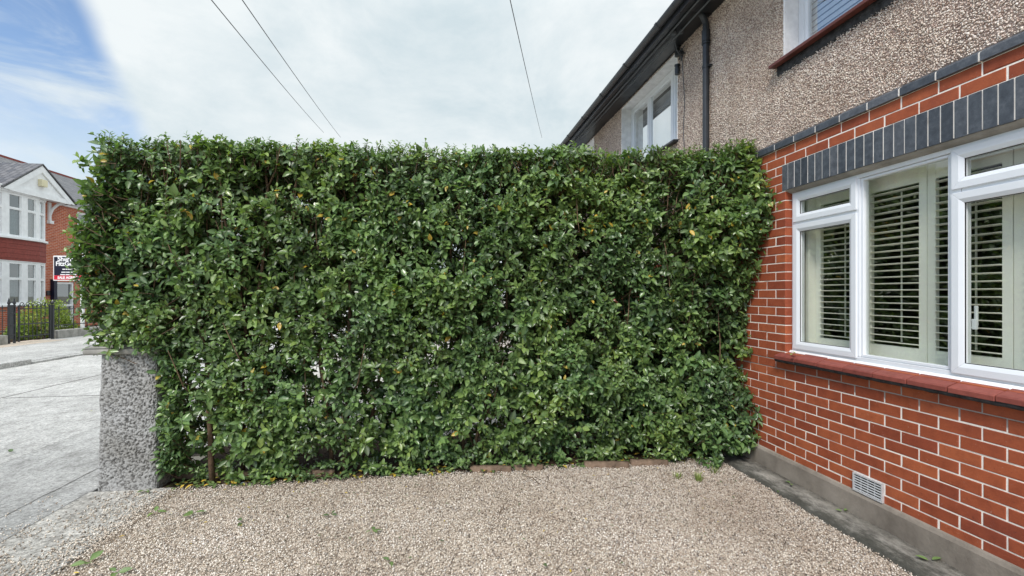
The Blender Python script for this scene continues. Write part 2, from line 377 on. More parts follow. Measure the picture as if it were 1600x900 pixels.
# leaf template: along +x, blade in xy, folded along the midrib, tip drooping
_t = [0, .16, .42, .72, 1.0]; _w = [0, .60, 1.0, .70, 0]
LT = [(0, 0, 0)]; LM = [1]
for k in (1, 2, 3):
    LT += [(_t[k], 0, 0), (_t[k], .5 * _w[k], 1), (_t[k], -.5 * _w[k], 1)]; LM += [1, 0, 0]
LT += [(1, 0, 0)]; LM += [.6]
LT = np.array(LT); LM = np.array(LM)
LTRI = np.array([[0, 1, 2], [0, 3, 1], [7, 10, 8], [7, 9, 10]])
LQUAD = np.array([[1, 4, 5, 2], [3, 6, 4, 1], [4, 7, 8, 5], [6, 9, 7, 4]])
def leaves(name, P, D, Nn, Ln, Wd, tone, material, parent=None, clamp=None, droop=.14, seed=3):
    r = np.random.default_rng(seed); n = len(P)
    D = D / np.linalg.norm(D, axis=1, keepdims=True)
    B = np.cross(Nn, D); B /= np.linalg.norm(B, axis=1, keepdims=True) + 1e-9
    U = np.cross(D, B)
    fold = r.uniform(.10, .32, n); dr = r.normal(droop, .10, n)
    x = LT[None, :, 0] * Ln[:, None]
    y = LT[None, :, 1] * Wd[:, None]
    z = LT[None, :, 2] * np.abs(y) * fold[:, None] * 2 - dr[:, None] * LT[None, :, 0] ** 2 * Ln[:, None]
    tw = r.normal(0, .25, n)[:, None] * LT[None, :, 0]
    y2 = y * np.cos(tw) - z * np.sin(tw) * .5; z2 = z + y * np.sin(tw)
    V = P[:, None] + x[..., None] * D[:, None] + y2[..., None] * B[:, None] + z2[..., None] * U[:, None]
    V = V.reshape(-1, 3)
    if clamp is not None: V = clamp(V)
    k = (np.arange(n) * 11)[:, None, None]
    return mesh_np(name, V, (LTRI[None] + k).reshape(-1, 3), (LQUAD[None] + k).reshape(-1, 4), [material], parent, True,
                   attrs={"tone": np.repeat(tone, 11), "mid": np.tile(LM, n)})

def sheet(name, x0, x1, y0, y1, z, material, nx=1, ny=1):
    xs = np.linspace(x0, x1, nx + 1); ys = np.linspace(y0, y1, ny + 1)
    V = [(x, y, z) for y in ys for x in xs]
    Q = [(j*(nx+1)+i, j*(nx+1)+i+1, (j+1)*(nx+1)+i+1, (j+1)*(nx+1)+i) for j in range(ny) for i in range(nx)]
    return mesh_np(name, V, None, Q, [material])

# ------------------------------------------------------------------ the ground
structure(sheet("ground", -400, 400, -400, 400, -.09, M["ground"]))
structure(sheet("driveway", -2.2, 2.9, -6, 4.22, -.012, M["gravel_bed"]))
structure(sheet("flower_bed", -2.31, 2.9, 4.22, 5.35, -.006, M["soil"]))
structure(sheet("neighbour_driveway", -3.9, 2.9, 5.35, 16, -.006, M["strip"]))
mb = MB()
mb.box(-2.80, -2.19, -6, 4.24, -.08, .006); mb.box(-4.1, -2.806, -6, 16, -.08, 0)
p = mb.build("footpath", [M["strip"], M["path"]]); structure(p)
p.data.polygons.foreach_set("material_index", [0] * 6 + [1] * 6)
mb = MB(); mb.box(-9.33, -4.104, -60, 90, -.08, -.004); structure(mb.build("road", M["road"]))
mb = MB()
for y in (-3.2, 8.32, 14.1, 20, 26): mb.box(-9.3, -4.15, y - .008, y + .008, -.02, 0.0, jit=.002)
mb.box(-6.737, -6.723, -60, 90, -.02, .0005); structure(mb.build("road_joint", M["joint"]))
def crack(mb, x0, y0, y1, w, amp, z, sd):
    n = int((y1 - y0) / .05); V = []
    for i in range(n + 1):
        y = y0 + (y1 - y0) * i / n; x = x0 + amp * mnoise.noise(Vector((y * 1.3, sd, 0))) + amp * .4 * mnoise.noise(Vector((y * 7, sd, 3))); ww = w * (.6 + .8 * abs(mnoise.noise(Vector((y * 5, sd, 7)))))
        V += [(x - ww, y, z), (x + ww, y, z)]
    mb.add(V, [(2*i, 2*i+1, 2*i+3, 2*i+2) for i in range(n)])
mb = MB(); crack(mb, -3.12, .5, 16, .005, .03, .0035, 1); crack(mb, -2.803, .5, 4.22, .006, .006, .0095, 2); crack(mb, -4.102, .5, 16, .004, .012, .0036, 3); crack(mb, -2.195, .5, 4.1, .008, .012, .0098, 4)
structure(mb.build("path_joint", M["joint"]))
mb = MB(); mb.box(-13.6, -9.50, -60, 90, -.08, .055); mb.box(-9.49, -9.33, -60, 12.3, -.08, .115); mb.box(-9.49, -9.33, 12.32, 40, -.08, .045)
structure(mb.build("far_footpath", M["path"], bevel=.02))

# loose gravel on the drive
def grid_pts(x0, x1, y0, y1, step, jit=.55):
    nx = int((x1 - x0) / step); ny = int((y1 - y0) / step)
    gx, gy = np.meshgrid(np.linspace(x0, x1, nx), np.linspace(y0, y1, ny)); n = gx.size
    return gx.ravel() + rng.uniform(-jit, jit, n) * step, gy.ravel() + rng.uniform(-jit, jit, n) * step
gx, gy = grid_pts(-2.24, 2.70, 1.3, 4.26, .0116)
edge_x = -2.19 + .05 * np.sin(gy * 3.1) + .02 * np.sin(gy * 11)
k = gx > edge_x - .02; gx, gy = gx[k], gy[k]
k = ~((gx < -2.3) & (gy > 4.23)); gx, gy = gx[k], gy[k]
gz = rng.uniform(-.008, .004, len(gx)) + .004 * np.sin(gx * 5) * np.sin(gy * 4)
sx = rng.uniform(-3.15, -2.12, 15000); sy = rng.uniform(1.8, 4.2, 15000)      # strays on the concrete
dens = np.exp(-(sx + 2.2) ** 2 / .16) + .30 * np.exp(-((sx + 2.82) / .06) ** 2) + .02
nz_ = np.array([mnoise.noise(Vector((x * 4, y * 1.6, 3))) for x, y in zip(sx, sy)])
k = rng.random(15000) < dens * np.clip(.55 + 1.6 * nz_, .03, 1); sx, sy = sx[k], sy[k]
P = np.concatenate([np.stack([gx, gy, gz], 1), np.stack([sx, sy, np.full(len(sx), .011)], 1)])
g = pebbles("gravel", P, rng.uniform(.0050, .0098, len(P)), M["pebble"]); g["kind"] = "stuff"

# ------------------------------------------------------------------ our house (right)
X0 = 2.88
house = thing("brick_house", "near red brick and pebbledash house with shuttered window beside the hedge", "house", loc=(X0, 1.5, 0))
house.matrix_world = Matrix.Translation((X0, 1.5, 0))
class Off:                                           # children are built in world coordinates
    pass
def sub(o, parent):
    o.parent = parent
    q = parent; off = Vector((0, 0, 0))
    while q is not None: off += Vector(q.location); q = q.parent
    o.location = -off
    return o
YA, YB = -1.0, 4.66                                  # the house along the street
OY0, OY1, OZ0, OZ1 = 1.64, 3.575, 1.10, 2.49         # ground floor window opening
# brickwork: mortar core and individual bricks
mb = MB()
def wall_with_hole(mb, x0, x1, y0, y1, z0, z1, holes, mi):
    ys = sorted({y0, y1, *[h[0] for h in holes], *[h[1] for h in holes]}); zs = sorted({z0, z1, *[h[2] for h in holes], *[h[3] for h in holes]})
    for a, b_ in zip(ys, ys[1:]):
        run = None
        for c_, d_ in zip(zs, zs[1:]):
            if any(h[0] <= a and b_ <= h[1] and h[2] <= c_ and d_ <= h[3] for h in holes):
                if run: mb.box(x0, x1, a, b_, run[0], run[1], mi); run = None
            else: run = (run[0], d_) if run else (c_, d_)
        if run: mb.box(x0, x1, a, b_, run[0], run[1], mi)
wall_with_hole(mb, X0 + .0022, X0 + .22, YA, YB, 0, 2.86, [(OY0 - .003, OY1 + .003, OZ0 - .02, OZ1)], 0)
BH = .0757
def brick(y0, y1, z0, z1):
    j = lambda: rnd.uniform(-.0012, .0012)
    b_ = .003; xf = X0 - rnd.uniform(0, .0012)
    y0 += j(); y1 += j(); z0 += j(); z1 += j()
    vs = [(xf + b_, y0, z0), (xf + b_, y1, z0), (xf + b_, y1, z1), (xf + b_, y0, z1), (xf, y0 + b_, z0 + b_), (xf, y1 - b_, z0 + b_), (xf, y1 - b_, z1 - b_), (xf, y0 + b_, z1 - b_)]
    vs += [(X0 + .105, y0, z0), (X0 + .105, y1, z0), (X0 + .105, y1, z1), (X0 + .105, y0, z1)]
    for q in range(4, 8): vs[q] = (vs[q][0], vs[q][1] + rnd.uniform(-.0016, .0016), vs[q][2] + rnd.uniform(-.0016, .0016))
    if rnd.random() < .12: q = rnd.randrange(4, 8); vs[q] = (vs[q][0], vs[q][1] + (.006 if vs[q][1] < (y0 + y1) / 2 else -.007), vs[q][2] + (.006 if vs[q][2] < (z0 + z1) / 2 else -.006))
    mb.add(vs, [(4, 5, 6, 7), (0, 1, 5, 4), (1, 2, 6, 5), (2, 3, 7, 6), (3, 0, 4, 7), (8, 9, 1, 0), (9, 10, 2, 1), (10, 11, 3, 2), (11, 8, 0, 3)], 1)
def course(z0, z1, phase, segs):
    g_ = .0040
    for a, b_ in segs:
        n0 = math.floor((a - phase) / .225) - 1
        cuts = [phase + n * .225 for n in range(n0, n0 + int((b_ - a) / .225) + 4)]
        cuts = [a - g_] + [c_ for c_ in cuts if a + .05 < c_ < b_ - .05] + [b_ + g_]
        for c0_, c1_ in zip(cuts, cuts[1:]): brick(c0_ + g_, c1_ - g_, z0 + g_ * .9, z1 - g_ * .9)
k0 = -7
for k in range(k0, 26):
    z0 = .733 + k * BH; z1 = z0 + BH
    ph = 2.903 + (.1125 if k % 2 else 0)
    if z1 > OZ0 + .012 and z0 < 2.485:
        top = z0 > 2.47
        segs = [(YA, OY0), (OY1, YB)]
        if z1 > 2.492: segs = [(YA, OY0 - .04), (OY1 + .04, YB)]
    elif z0 >= 2.485: segs = [(YA, OY0 - .04), (OY1 + .04, YB)]
    else: segs = [(YA, YB)]
    course(z0, min(z1, 2.70), ph, segs)
course(2.70, 2.776, 2.903, [(YA, YB)]); course(2.776, 2.852, 2.903 + .1125, [(YA, YB)])
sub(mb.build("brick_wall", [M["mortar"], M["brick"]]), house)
# blue soldier course over the window, on a grey lintel edge
mb = MB(); mb.box(X0 - .0015, X0 + .2, OY0 - .036, OY1 + .036, 2.487, 2.699, 0)
y = OY1 + .038
while y > OY0 - .03:
    xo = rnd.uniform(-.002, .001); w_ = .0715
    y0_ = max(y - w_, OY0 - .038)
    mb.box(X0 - .004 + xo, X0 + .1, y0_ + .0036, y - .0036, 2.482 + rnd.uniform(-.001, .001), 2.698, 1); y -= w_
sub(mb.build("lintel", [M["mortar"], M["bluebrick"]], bevel=.0025, seg=1), house)
mb = MB(); mb.prism([(X0 + .006, 2.483), (X0 + .11, 2.483), (X0 + .11, 2.455), (X0 + .05, 2.455), (X0 + .02, 2.468)], OY0, OY1)
sub(mb.build("lintel_bead", M["wall_conc"]), house)
# blue coping band
mb = MB(); y = 3.681 + .2235 * 4
mb.prism([(X0 - .0185, 2.854), (X0 + .09, 2.854), (X0 + .09, 2.915), (X0 + .001, 2.915), (X0 - .0185, 2.899)], YA + .002, YB - .002, "y", 0)
while y > YA:
    a = y - .2235; xo = rnd.uniform(-.002, .002)
    mb.prism([(X0 - .022 + xo, 2.852), (X0 + .09, 2.852), (X0 + .09, 2.918), (X0 - .002 + xo, 2.918), (X0 - .022 + xo, 2.900)], max(a + .0045, YA), min(y - .0045, YB), "y", 1); y = a
sub(mb.build("coping", [M["mortar"], M["bluebrick"]], bevel=.002, seg=1), house)
# plinth and ledge
mb = MB(); n = 60
sec = [(X0 - .022, -.05), (X0 + .05, -.05), (X0 + .05, .226), (X0 + .0, .226), (X0 - .012, .218), (X0 - .022, .198)]
mb.prism(sec, YA, YB); sub(mb.build("plinth", M["plinth"], bevel=.004), house)
ys = np.linspace(YA, 4.5, 130); V = []; 
for y in ys:
    w1 = .010 * mnoise.noise(Vector((0, y * 5, 1))) + .006 * mnoise.noise(Vector((0, y * 17, 2)))
    h1 = .006 * mnoise.noise(Vector((3, y * 4, 1)))
    V += [(2.665 + w1, y, -.06), (2.668 + w1, y, .018 + h1), (2.684 + w1, y, .034 + h1), (2.76, y, .045 + h1 * .6), (X0 - .015, y, .060 + h1), (X0 - .01, y, -.06)]
Q = [(i*6+j, i*6+j+1, i*6+6+j+1, i*6+6+j) for i in range(len(ys)-1) for j in range(5)]
sub(mesh_np("ledge", V, None, Q, [M["ledge"]]), house)
# pebbledash upper wall
def grown(hs, e=.021): return [(a - e, b_ + e, c_ - .03, d_ + e) for a, b_, c_, d_ in hs]
HOLES1 = [(1.55, 3.576, 3.60, 4.46)]
mb = MB(); wall_with_hole(mb, X0 + .002, X0 + .22, YA, YB, 2.905, 4.66, grown(HOLES1), 0)
dash_wall = sub(mb.build("pebbledash_wall", M["dash_base"]), house)
def dash(name, y0, y1, z0, z1, holes, parent, step, seed, big=1.0):
    py, pz = grid_pts(y0, y1, z0, z1, step); k = (py > y0) & (py < y1) & (pz > z0 + .006) & (pz < z1)
    for h in holes: k &= ~((py > h[0] - .004) & (py < h[1] + .004) & (pz > h[2] - .05) & (pz < h[3] + .004))
    py, pz = py[k], pz[k]; dy = np.array([mnoise.noise(Vector((1, a * 1.2, b_ * 1.2))) for a, b_ in zip(py, pz)])
    k = rng.random(len(py)) < .93 + .25 * np.minimum(dy, 0); py, pz = py[k], pz[k]
    P = np.stack([np.full(len(py), X0) + rng.uniform(-.005, .002, len(py)), py, pz], 1)
    o = pebbles(name, P, rng.uniform(.0052, .0098, len(P)) * big, M["dash"], seed=seed)
    return o
o = dash("dash_pebble", .9, YB, 2.915, 4.62, HOLES1, house, .0098, 5)
o.parent = dash_wall; o.location = (0, 0, 0); o["kind"] = "stuff"

def lathe_frame(mb, x0, x1, y0, y1, z0, z1, w, mi=0):    # rectangular frame lying in the yz plane
    mb.box(x0, x1, y0, y0 + w, z0, z1, mi); mb.box(x0, x1, y1 - w, y1, z0, z1, mi)
    mb.box(x0, x1, y0 + w, y1 - w, z0, z0 + w, mi); mb.box(x0, x1, y0 + w, y1 - w, z1 - w, z1, mi)
def mitre_frame(mb, x0, x1, y0, y1, z0, z1, w, mi=0, slope=.010):   # sash with mitred corners and a sloping inner bead
    o_ = [(y0, z0), (y1, z0), (y1, z1), (y0, z1)]; i_ = [(y0 + w, z0 + w), (y1 - w, z0 + w), (y1 - w, z1 - w), (y0 + w, z1 - w)]
    m_ = [(y0 + w * .62, z0 + w * .62), (y1 - w * .62, z0 + w * .62), (y1 - w * .62, z1 - w * .62), (y0 + w * .62, z1 - w * .62)]
    for k in range(4):
        l = (k + 1) % 4
        vs = [(x0, *o_[k]), (x0, *o_[l]), (x0, *m_[l]), (x0, *m_[k]), (x0 + slope, *i_[l]), (x0 + slope, *i_[k]), (x1, *o_[k]), (x1, *o_[l]), (x1, *i_[l]), (x1, *i_[k])]
        mb.add(vs, [(0, 1, 2, 3), (3, 2, 4, 5), (0, 6, 7, 1), (5, 4, 8, 9), (6, 9, 8, 7), (0, 3, 5, 9, 6), (1, 7, 8, 4, 2)], mi)
# ground floor window
XF = 2.94
mb = MB()
lathe_frame(mb, XF, XF + .07, OY0 + .004, OY1 - .004, 1.125, 2.456, .030)
MUL = (2.296, 2.952)
for y in MUL: mb.box(XF - .001, XF + .069, y - .030, y + .030, 1.156, 2.425)
for a, b_ in ((OY0 + .034, MUL[0] - .031), (MUL[1] + .031, OY1 - .034)): mb.box(XF + .002, XF + .066, a, b_, 2.178, 2.212)
lathe_frame(mb, XF + .010, XF + .06, MUL[0] + .0305, MUL[1] - .0305, 1.157, 2.424, .018)
win = sub(mb.build("window", M["upvc"], bevel=.003), house)
def pane(name, x, y0, y1, z0, z1, parent, mm, th=.006):
    mb = MB(); mb.box(x, x + th, y0, y1, z0, z1); o = mb.build(name, mm); o.parent = parent; return o
pane("pane", XF + .03, MUL[0] + .045, MUL[1] - .045, 1.172, 2.410, win, M["glass"])
for a, b_ in ((OY0 + .030, MUL[0] + .012), (MUL[1] - .012, OY1 - .030)):
    for z0, z1 in ((1.146, 2.184), (2.206, 2.436)):
        mb = MB(); mitre_frame(mb, XF - .014, XF + .045, a, b_, z0, z1, .062)
        sh = mb.build("sash", M["upvc"], bevel=.002); sh.parent = win
        pane("pane", XF + .014, a + .058, b_ - .058, z0 + .058, z1 - .058, win, M["glass"])
        mb = MB(); lathe_frame(mb, XF + .0005, XF + .006, a + .0605, b_ - .0605, z0 + .0605, z1 - .0605, .005)
        gk = mb.build("gasket", M["rubber"]); gk.parent = win
mb = MB(); mb.box(XF + .048, XF + .066, 2.226, 2.250, 1.40, 1.46); mb.box(XF + .060, XF + .074, 2.230, 2.246, 1.42, 1.535)
hd = mb.build("handle", M["upvc"], bevel=.004); hd.parent = win
# plantation shutters inside
XS = 3.095
def shutter(y0, y1):
    mb = MB(); z0, z1 = 1.135, 2.445
    mb.box(XS, XS + .03, y0, y0 + .05, z0, z1); mb.box(XS, XS + .03, y1 - .05, y1, z0, z1)
    mb.box(XS + .001, XS + .029, y0 + .05, y1 - .05, z0, 1.243); mb.box(XS + .001, XS + .029, y0 + .05, y1 - .05, 2.335, z1)
    n = 24; pitch = (2.335 - 1.243) / n; tl = math.radians(4)
    for i in range(n):
        zc = 1.243 + (i + .5) * pitch; xc = XS + .015; c_, s_ = math.cos(tl), math.sin(tl)
        prof = [(-.030, 0), (-.020, .0032), (0, .0042), (.020, .0032), (.030, 0), (.020, -.0032), (0, -.0042), (-.020, -.0032)]
        mb.prism([(xc + a * c_ + b_ * s_, zc - a * s_ + b_ * c_) for a, b_ in prof], y0 + .051, y1 - .051)
    ym = (y0 + y1) / 2 - .012; mb.box(XS + .048, XS + .056, ym - .005, ym + .005, 1.27, 2.31)
    o = mb.build("shutter", M["shutter"], bevel=.0015, seg=1); o.parent = win
for a, b_ in ((3.043, 3.492), (2.5875, 3.0335), (2.1265, 2.5825), (1.68, 2.122)): shutter(a, b_)
mb = MB(); mb.box(3.03, 3.13, 3.494, 3.53, 1.12, 2.45); mb.box(3.03, 3.13, 1.645, 1.678, 1.12, 2.45); mb.box(3.03, 3.14, 1.68, 3.49, 2.447, 2.475); mb.box(3.012, 3.2, 1.645, 3.53, 1.085, 1.131)
o = mb.build("shutter_frame", M["shutter"], bevel=.003); o.parent = win
# the room behind
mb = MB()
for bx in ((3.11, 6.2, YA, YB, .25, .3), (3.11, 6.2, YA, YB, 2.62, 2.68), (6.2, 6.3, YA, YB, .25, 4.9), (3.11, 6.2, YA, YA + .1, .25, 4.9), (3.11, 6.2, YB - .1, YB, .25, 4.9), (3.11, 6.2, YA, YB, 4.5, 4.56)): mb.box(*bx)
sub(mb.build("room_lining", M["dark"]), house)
# window sill of quarry tiles on a dark fillet
mb = MB(); y = 3.629; k = 0
while y > OY0 - .06:
    a = max(y - .2315, OY0 - .06); dz = rnd.uniform(-.002, .002); dx = rnd.uniform(-.003, .003)
    mb.prism([(2.812 + dx, 1.050 + dz), (2.945, 1.088 + dz), (2.945, 1.124 + dz), (2.822 + dx, 1.085 + dz), (2.812 + dx, 1.078 + dz)], a + .003, y - .003, "y", 0); y = a
sub(mb.build("window_sill", M["quarry"], bevel=.003), house)
V = []; ys = np.linspace(OY0 - .07, 3.632, 120)
for y in ys:
    w1 = .004 * mnoise.noise(Vector((0, y * 14, 5))); h1 = .004 * mnoise.noise(Vector((2, y * 19, 5)))
    V += [(2.830 + w1, y, 1.026 + h1), (2.818 + w1, y, 1.045 + h1), (2.826, y, 1.058), (2.9, y, 1.075), (2.9, y, 1.02)]
Q = [(i*5+j, i*5+(j+1) % 5, i*5+5+(j+1) % 5, i*5+5+j) for i in range(len(ys)-1) for j in range(5)]
o = mesh_np("sill_fillet", V, None, Q, [M["engine_grey"]], smooth=True); sub(o, house)
mb = MB(); mb.prism([(2.90, 1.10), (2.936, 1.112), (2.936, 1.128), (2.926, 1.128)], OY0, OY1); sub(mb.build("sealant", M["white_weathered"]), house)
# louvred air vent
mb = MB(); y0, y1, z0, z1 = 2.678, 2.902, .226, .352
lathe_frame(mb, X0 - .018, X0 + .02, y0, y1, z0, z1, .010, 0)
for i in range(6):
    zc = z0 + .013 + i * .0172; mb.prism([(X0 - .016, zc), (X0 - .013, zc + .0062), (X0 - .009, zc + .0062), (X0 - .012, zc)], y0 + .011, y1 - .011, "y", 0)
for f_ in (.27, .5, .73): yy = y0 + f_ * (y1 - y0); mb.box(X0 - .0135, X0 - .004, yy - .0015, yy + .0015, z0 + .011, z1 - .011, 0)
mb.box(X0 - .0035, X0 + .012, y0 + .010, y1 - .010, z0 + .010, z1 - .010, 1)
sub(mb.build("air_vent", [M["steel"], M["rubber"]]), house)
# upper windows: white reveal, frame, panes, blind or stand-in sky sheet
def upper_window(parent, y0, y1, z0, z1, muls, xf, transom, sillmat, blind_or_sky_sheet=False, sill_over=.11):
    mb = MB(); e = .018
    mb.box(X0 - .006, xf + .08, y0 - e, y0, z0 - .01, z1 + e); mb.box(X0 - .006, xf + .08, y1, y1 + e, z0 - .01, z1 + e); mb.box(X0 - .006, xf + .08, y0, y1, z1, z1 + e)
    rv = sub(mb.build("window_reveal", M["white_weathered"], bevel=.003), parent)
    mb = MB(); lathe_frame(mb, xf, xf + .06, y0 + .001, y1 - .001, z0, z1 - .001, .055)
    for m_ in muls: mb.box(xf - .001, xf + .059, m_ - .028, m_ + .028, z0 + .056, z1 - .057)
    w = sub(mb.build("window", M["upvc"], bevel=.003), parent)
    ed = [y0 + .056] + [q for m_ in muls for q in (m_ - .0285, m_ + .0285)] + [y1 - .056]
    for a, b_ in zip(ed[::2], ed[1::2]):
        mb = MB()
        if transom:
            mitre_frame(mb, xf - .008, xf + .05, a + .001, b_ - .001, z0 + .057, transom - .001, .034); mitre_frame(mb, xf - .008, xf + .05, a + .001, b_ - .001, transom + .001, z1 - .058, .034)
        else: mitre_frame(mb, xf + .005, xf + .05, a + .001, b_ - .001, z0 + .057, z1 - .058, .03)
        s_ = mb.build("sash", M["upvc"]); s_.parent = w
        pane("pane", xf + .026, a + .02, b_ - .02, z0 + .07, z1 - .07, w, M["glass_up"])
    mb = MB()
    if blind_or_sky_sheet:
        n = int((z1 - z0) / .05)
        for i in range(n):
            zc = z0 + .05 + i * .05; mb.prism([(xf + .075, zc - .002), (xf + .078, zc - .003), (xf + .092, zc + .044), (xf + .089, zc + .045)], y0 + .03, y1 - .03)
        bl = mb.build("blind_or_sky_sheet", M["white_paint"]); bl.parent = w
    else:
        mb.box(xf + .10, xf + .11, y0 + .05, y1 - .05, z0, z0 + (z1 - z0) * .86)  # pale sheet added behind the panes, stands in for the sky they reflect
        bl = mb.build("blind_or_sky_sheet", M["white_paint"]); bl.parent = w
    mb = MB(); mb.prism([(X0 - .075, z0 - .045), (xf + .01, z0 - .025), (xf + .01, z0 - .002), (X0 - .07, z0 - .016), (X0 - .075, z0 - .022)], y0 - sill_over, y1 + sill_over)
    sub(mb.build("window_sill", sillmat, bevel=.004), parent)
    return w
upper_window(house, 1.55, 3.576, 3.60, 4.46, (2.26, 2.90), 3.005, None, M["terracotta_dark"], True)
V = []; ys = np.linspace(1.46, 3.66, 90)  # dark strip with a jagged lower edge, just below the upper sill
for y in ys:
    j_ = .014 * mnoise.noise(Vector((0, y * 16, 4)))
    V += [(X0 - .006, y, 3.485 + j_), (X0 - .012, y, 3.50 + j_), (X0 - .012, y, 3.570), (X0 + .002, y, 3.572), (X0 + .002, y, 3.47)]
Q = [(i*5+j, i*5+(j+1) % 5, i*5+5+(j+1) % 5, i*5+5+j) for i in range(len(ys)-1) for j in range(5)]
sub(mesh_np("dark_strip", V, None, Q, [M["engine_grey"]]), house)
# eaves: soffit, fascia, gutter, downpipe, roof
XE = 2.53
def eaves(parent, y0, y1, ridge_x=6.4, ridge_z=7.6):
    mb = MB(); mb.box(XE + .002, X0 + .1, y0, y1, 4.622, 4.64)
    sub(mb.build("soffit", M["black_paint"]), parent)
    mb = MB(); mb.box(XE - .022, XE, y0, y1, 4.605, 4.765); sub(mb.build("fascia", M["black_paint"], bevel=.004), parent)
    gx_, gz_, r0, r1 = 2.476, 4.705, .030, .052
    mb = MB(); prof = [(gx_ + r1 * math.cos(a), gz_ + r1 * math.sin(a)) for a in np.linspace(math.pi, 2 * math.pi, 13)] + [(gx_ + (r1 - .005) * math.cos(a), gz_ + (r1 - .005) * math.sin(a)) for a in np.linspace(2 * math.pi, math.pi, 13)]
    n = len(prof); vs = [(a, y, b_) for y in (y0, y1) for a, b_ in prof]
    mb.add(vs, [(i, (i + 1) % n, n + (i + 1) % n, n + i) for i in range(n)])
    for y in np.arange(y0 + .4, y1, .95):
        pr = [(gx_ + (r1 + .006) * math.cos(a), gz_ + (r1 + .006) * math.sin(a)) for a in np.linspace(math.pi * .98, 2.02 * math.pi, 11)]
        pr2 = [(gx_ + (r1 + .001) * math.cos(a), gz_ + (r1 + .001) * math.sin(a)) for a in np.linspace(2.02 * math.pi, math.pi * .98, 11)]
        q = pr + pr2; nq = len(q); vs = [(a, yy, b_) for yy in (y - .025, y + .025) for a, b_ in q]
        mb.add(vs, [(i, (i + 1) % nq, nq + (i + 1) % nq, nq + i) for i in range(nq)])
    sub(mb.build("gutter", M["black_plastic"]), parent)
    mb = MB(); mb.prism([(XE - .05, 4.775), (ridge_x, ridge_z), (2 * ridge_x - XE + .05, 4.775), (2 * ridge_x - XE, 4.73), (ridge_x, ridge_z - .08), (XE - .05, 4.755)], y0, y1)
    sub(mb.build("roof", M["slate"]), parent)
m, t, b = mat("slate_roof", .55, .4); M["slate"] = m
bt = node(t, "ShaderNodeTexBrick"); tcn = node(t, "ShaderNodeTexCoord"); mp = node(t, "ShaderNodeMapping"); t.links.new(tcn.outputs["Object"], mp.inputs[0])
mp.inputs["Rotation"].default_value = (0, 0, math.radians(90)); t.links.new(mp.outputs[0], bt.inputs["Vector"])
for k_, v_ in (("Scale", 1.0), ("Mortar Size", .012), ("Brick Width", .30), ("Row Height", .19), ("Bias", 0.0)): bt.inputs[k_].default_value = v_
bt.inputs["Color1"].default_value = (.085, .085, .095, 1); bt.inputs["Color2"].default_value = (.15, .145, .15, 1); bt.inputs["Mortar"].default_value = (.03, .03, .033, 1)
t.links.new(mixc(t, .6, bt.outputs["Color"], ramp_node(t, tex(t, "noise", 4, 6).outputs["Fac"], [(.3, (.7, .7, .7)), (.7, (1.3, 1.28, 1.25))]), "MULTIPLY"), b.inputs["Base Color"])
bump(t, b, bt.outputs["Fac"], .6, -.02)
eaves(house, YA, YB)

# adjoining house beyond the hedge
nb_house = thing("adjoining_house", "adjoining pebbledash house rising behind the hedge top with white window and black gutter", "house", loc=(X0, 9, 0))
YC = 17.5
HOLES2 = [(5.416, 7.2, 3.52, 4.585), (8.6, 10.3, 3.52, 4.585)]
mb = MB(); wall_with_hole(mb, X0 + .002, X0 + .22, YB + .002, YC, 2.0, 4.66, grown(HOLES2), 0)
dw2 = sub(mb.build("pebbledash_wall", M["dash_base"]), nb_house)
o = dash("dash_pebble", YB, 11.5, 2.8, 4.62, HOLES2, nb_house, .0125, 6, 1.1); o.parent = dw2; o.location = (0, 0, 0); o["kind"] = "stuff"
upper_window(nb_house, 5.416, 7.2, 3.52, 4.585, (5.83, 6.55), 3.03, None, M["black_paint"], False, .04)
upper_window(nb_house, 8.6, 10.3, 3.52, 4.585, (9.1, 9.75), 3.03, None, M["black_paint"], False, .04)
m, t, b = mat("brick_courses", .8, .2); M["brickcourse"] = m
bt = node(t, "ShaderNodeTexBrick"); tcn = node(t, "ShaderNodeTexCoord"); mp = node(t, "ShaderNodeMapping"); t.links.new(tcn.outputs["Object"], mp.inputs[0])
mp.inputs["Rotation"].default_value = (math.radians(90), 0, math.radians(90)); t.links.new(mp.outputs[0], bt.inputs["Vector"])
sx_ = node(t, "ShaderNodeSeparateXYZ"); cx_ = node(t, "ShaderNodeCombineXYZ"); t.links.new(tcn.outputs["Object"], sx_.inputs[0])
t.links.new(sx_.outputs[1], cx_.inputs[0]); t.links.new(sx_.outputs[2], cx_.inputs[1]); t.links.new(cx_.outputs[0], bt.inputs["Vector"])
for k_, v_ in (("Scale", 1.0), ("Mortar Size", .007), ("Brick Width", .225), ("Row Height", .075), ("Bias", -.1)): bt.inputs[k_].default_value = v_
bt.inputs["Color1"].default_value = (.40, .085, .038, 1); bt.inputs["Color2"].default_value = (.52, .15, .07, 1); bt.inputs["Mortar"].default_value = (.55, .45, .38, 1)
t.links.new(mixc(t, .7, bt.outputs["Color"], ramp_node(t, tex(t, "noise", 3, 7, .7).outputs["Fac"], [(.3, (.72, .70, .70)), (.7, (1.25, 1.22, 1.2))]), "MULTIPLY"), b.inputs["Base Color"])
bump(t, b, bt.outputs["Fac"], .4, -.008)
mb = MB(); mb.box(X0 + .002, X0 + .22, YB + .002, YC, -.05, 1.998); sub(mb.build("brick_wall", M["brickcourse"]), nb_house)
mb = MB()
for bx in ((3.12, 6.2, YB + .01, YC, 2.62, 2.68), (6.2, 6.3, YB, YC, .25, 4.9), (3.12, 6.2, YC - .1, YC, .25, 4.9), (3.12, 6.2, YB + .01, YC, 4.6, 4.65)): mb.box(*bx)
sub(mb.build("room_lining", M["dark"]), nb_house)
eaves(nb_house, YB + .004, YC)
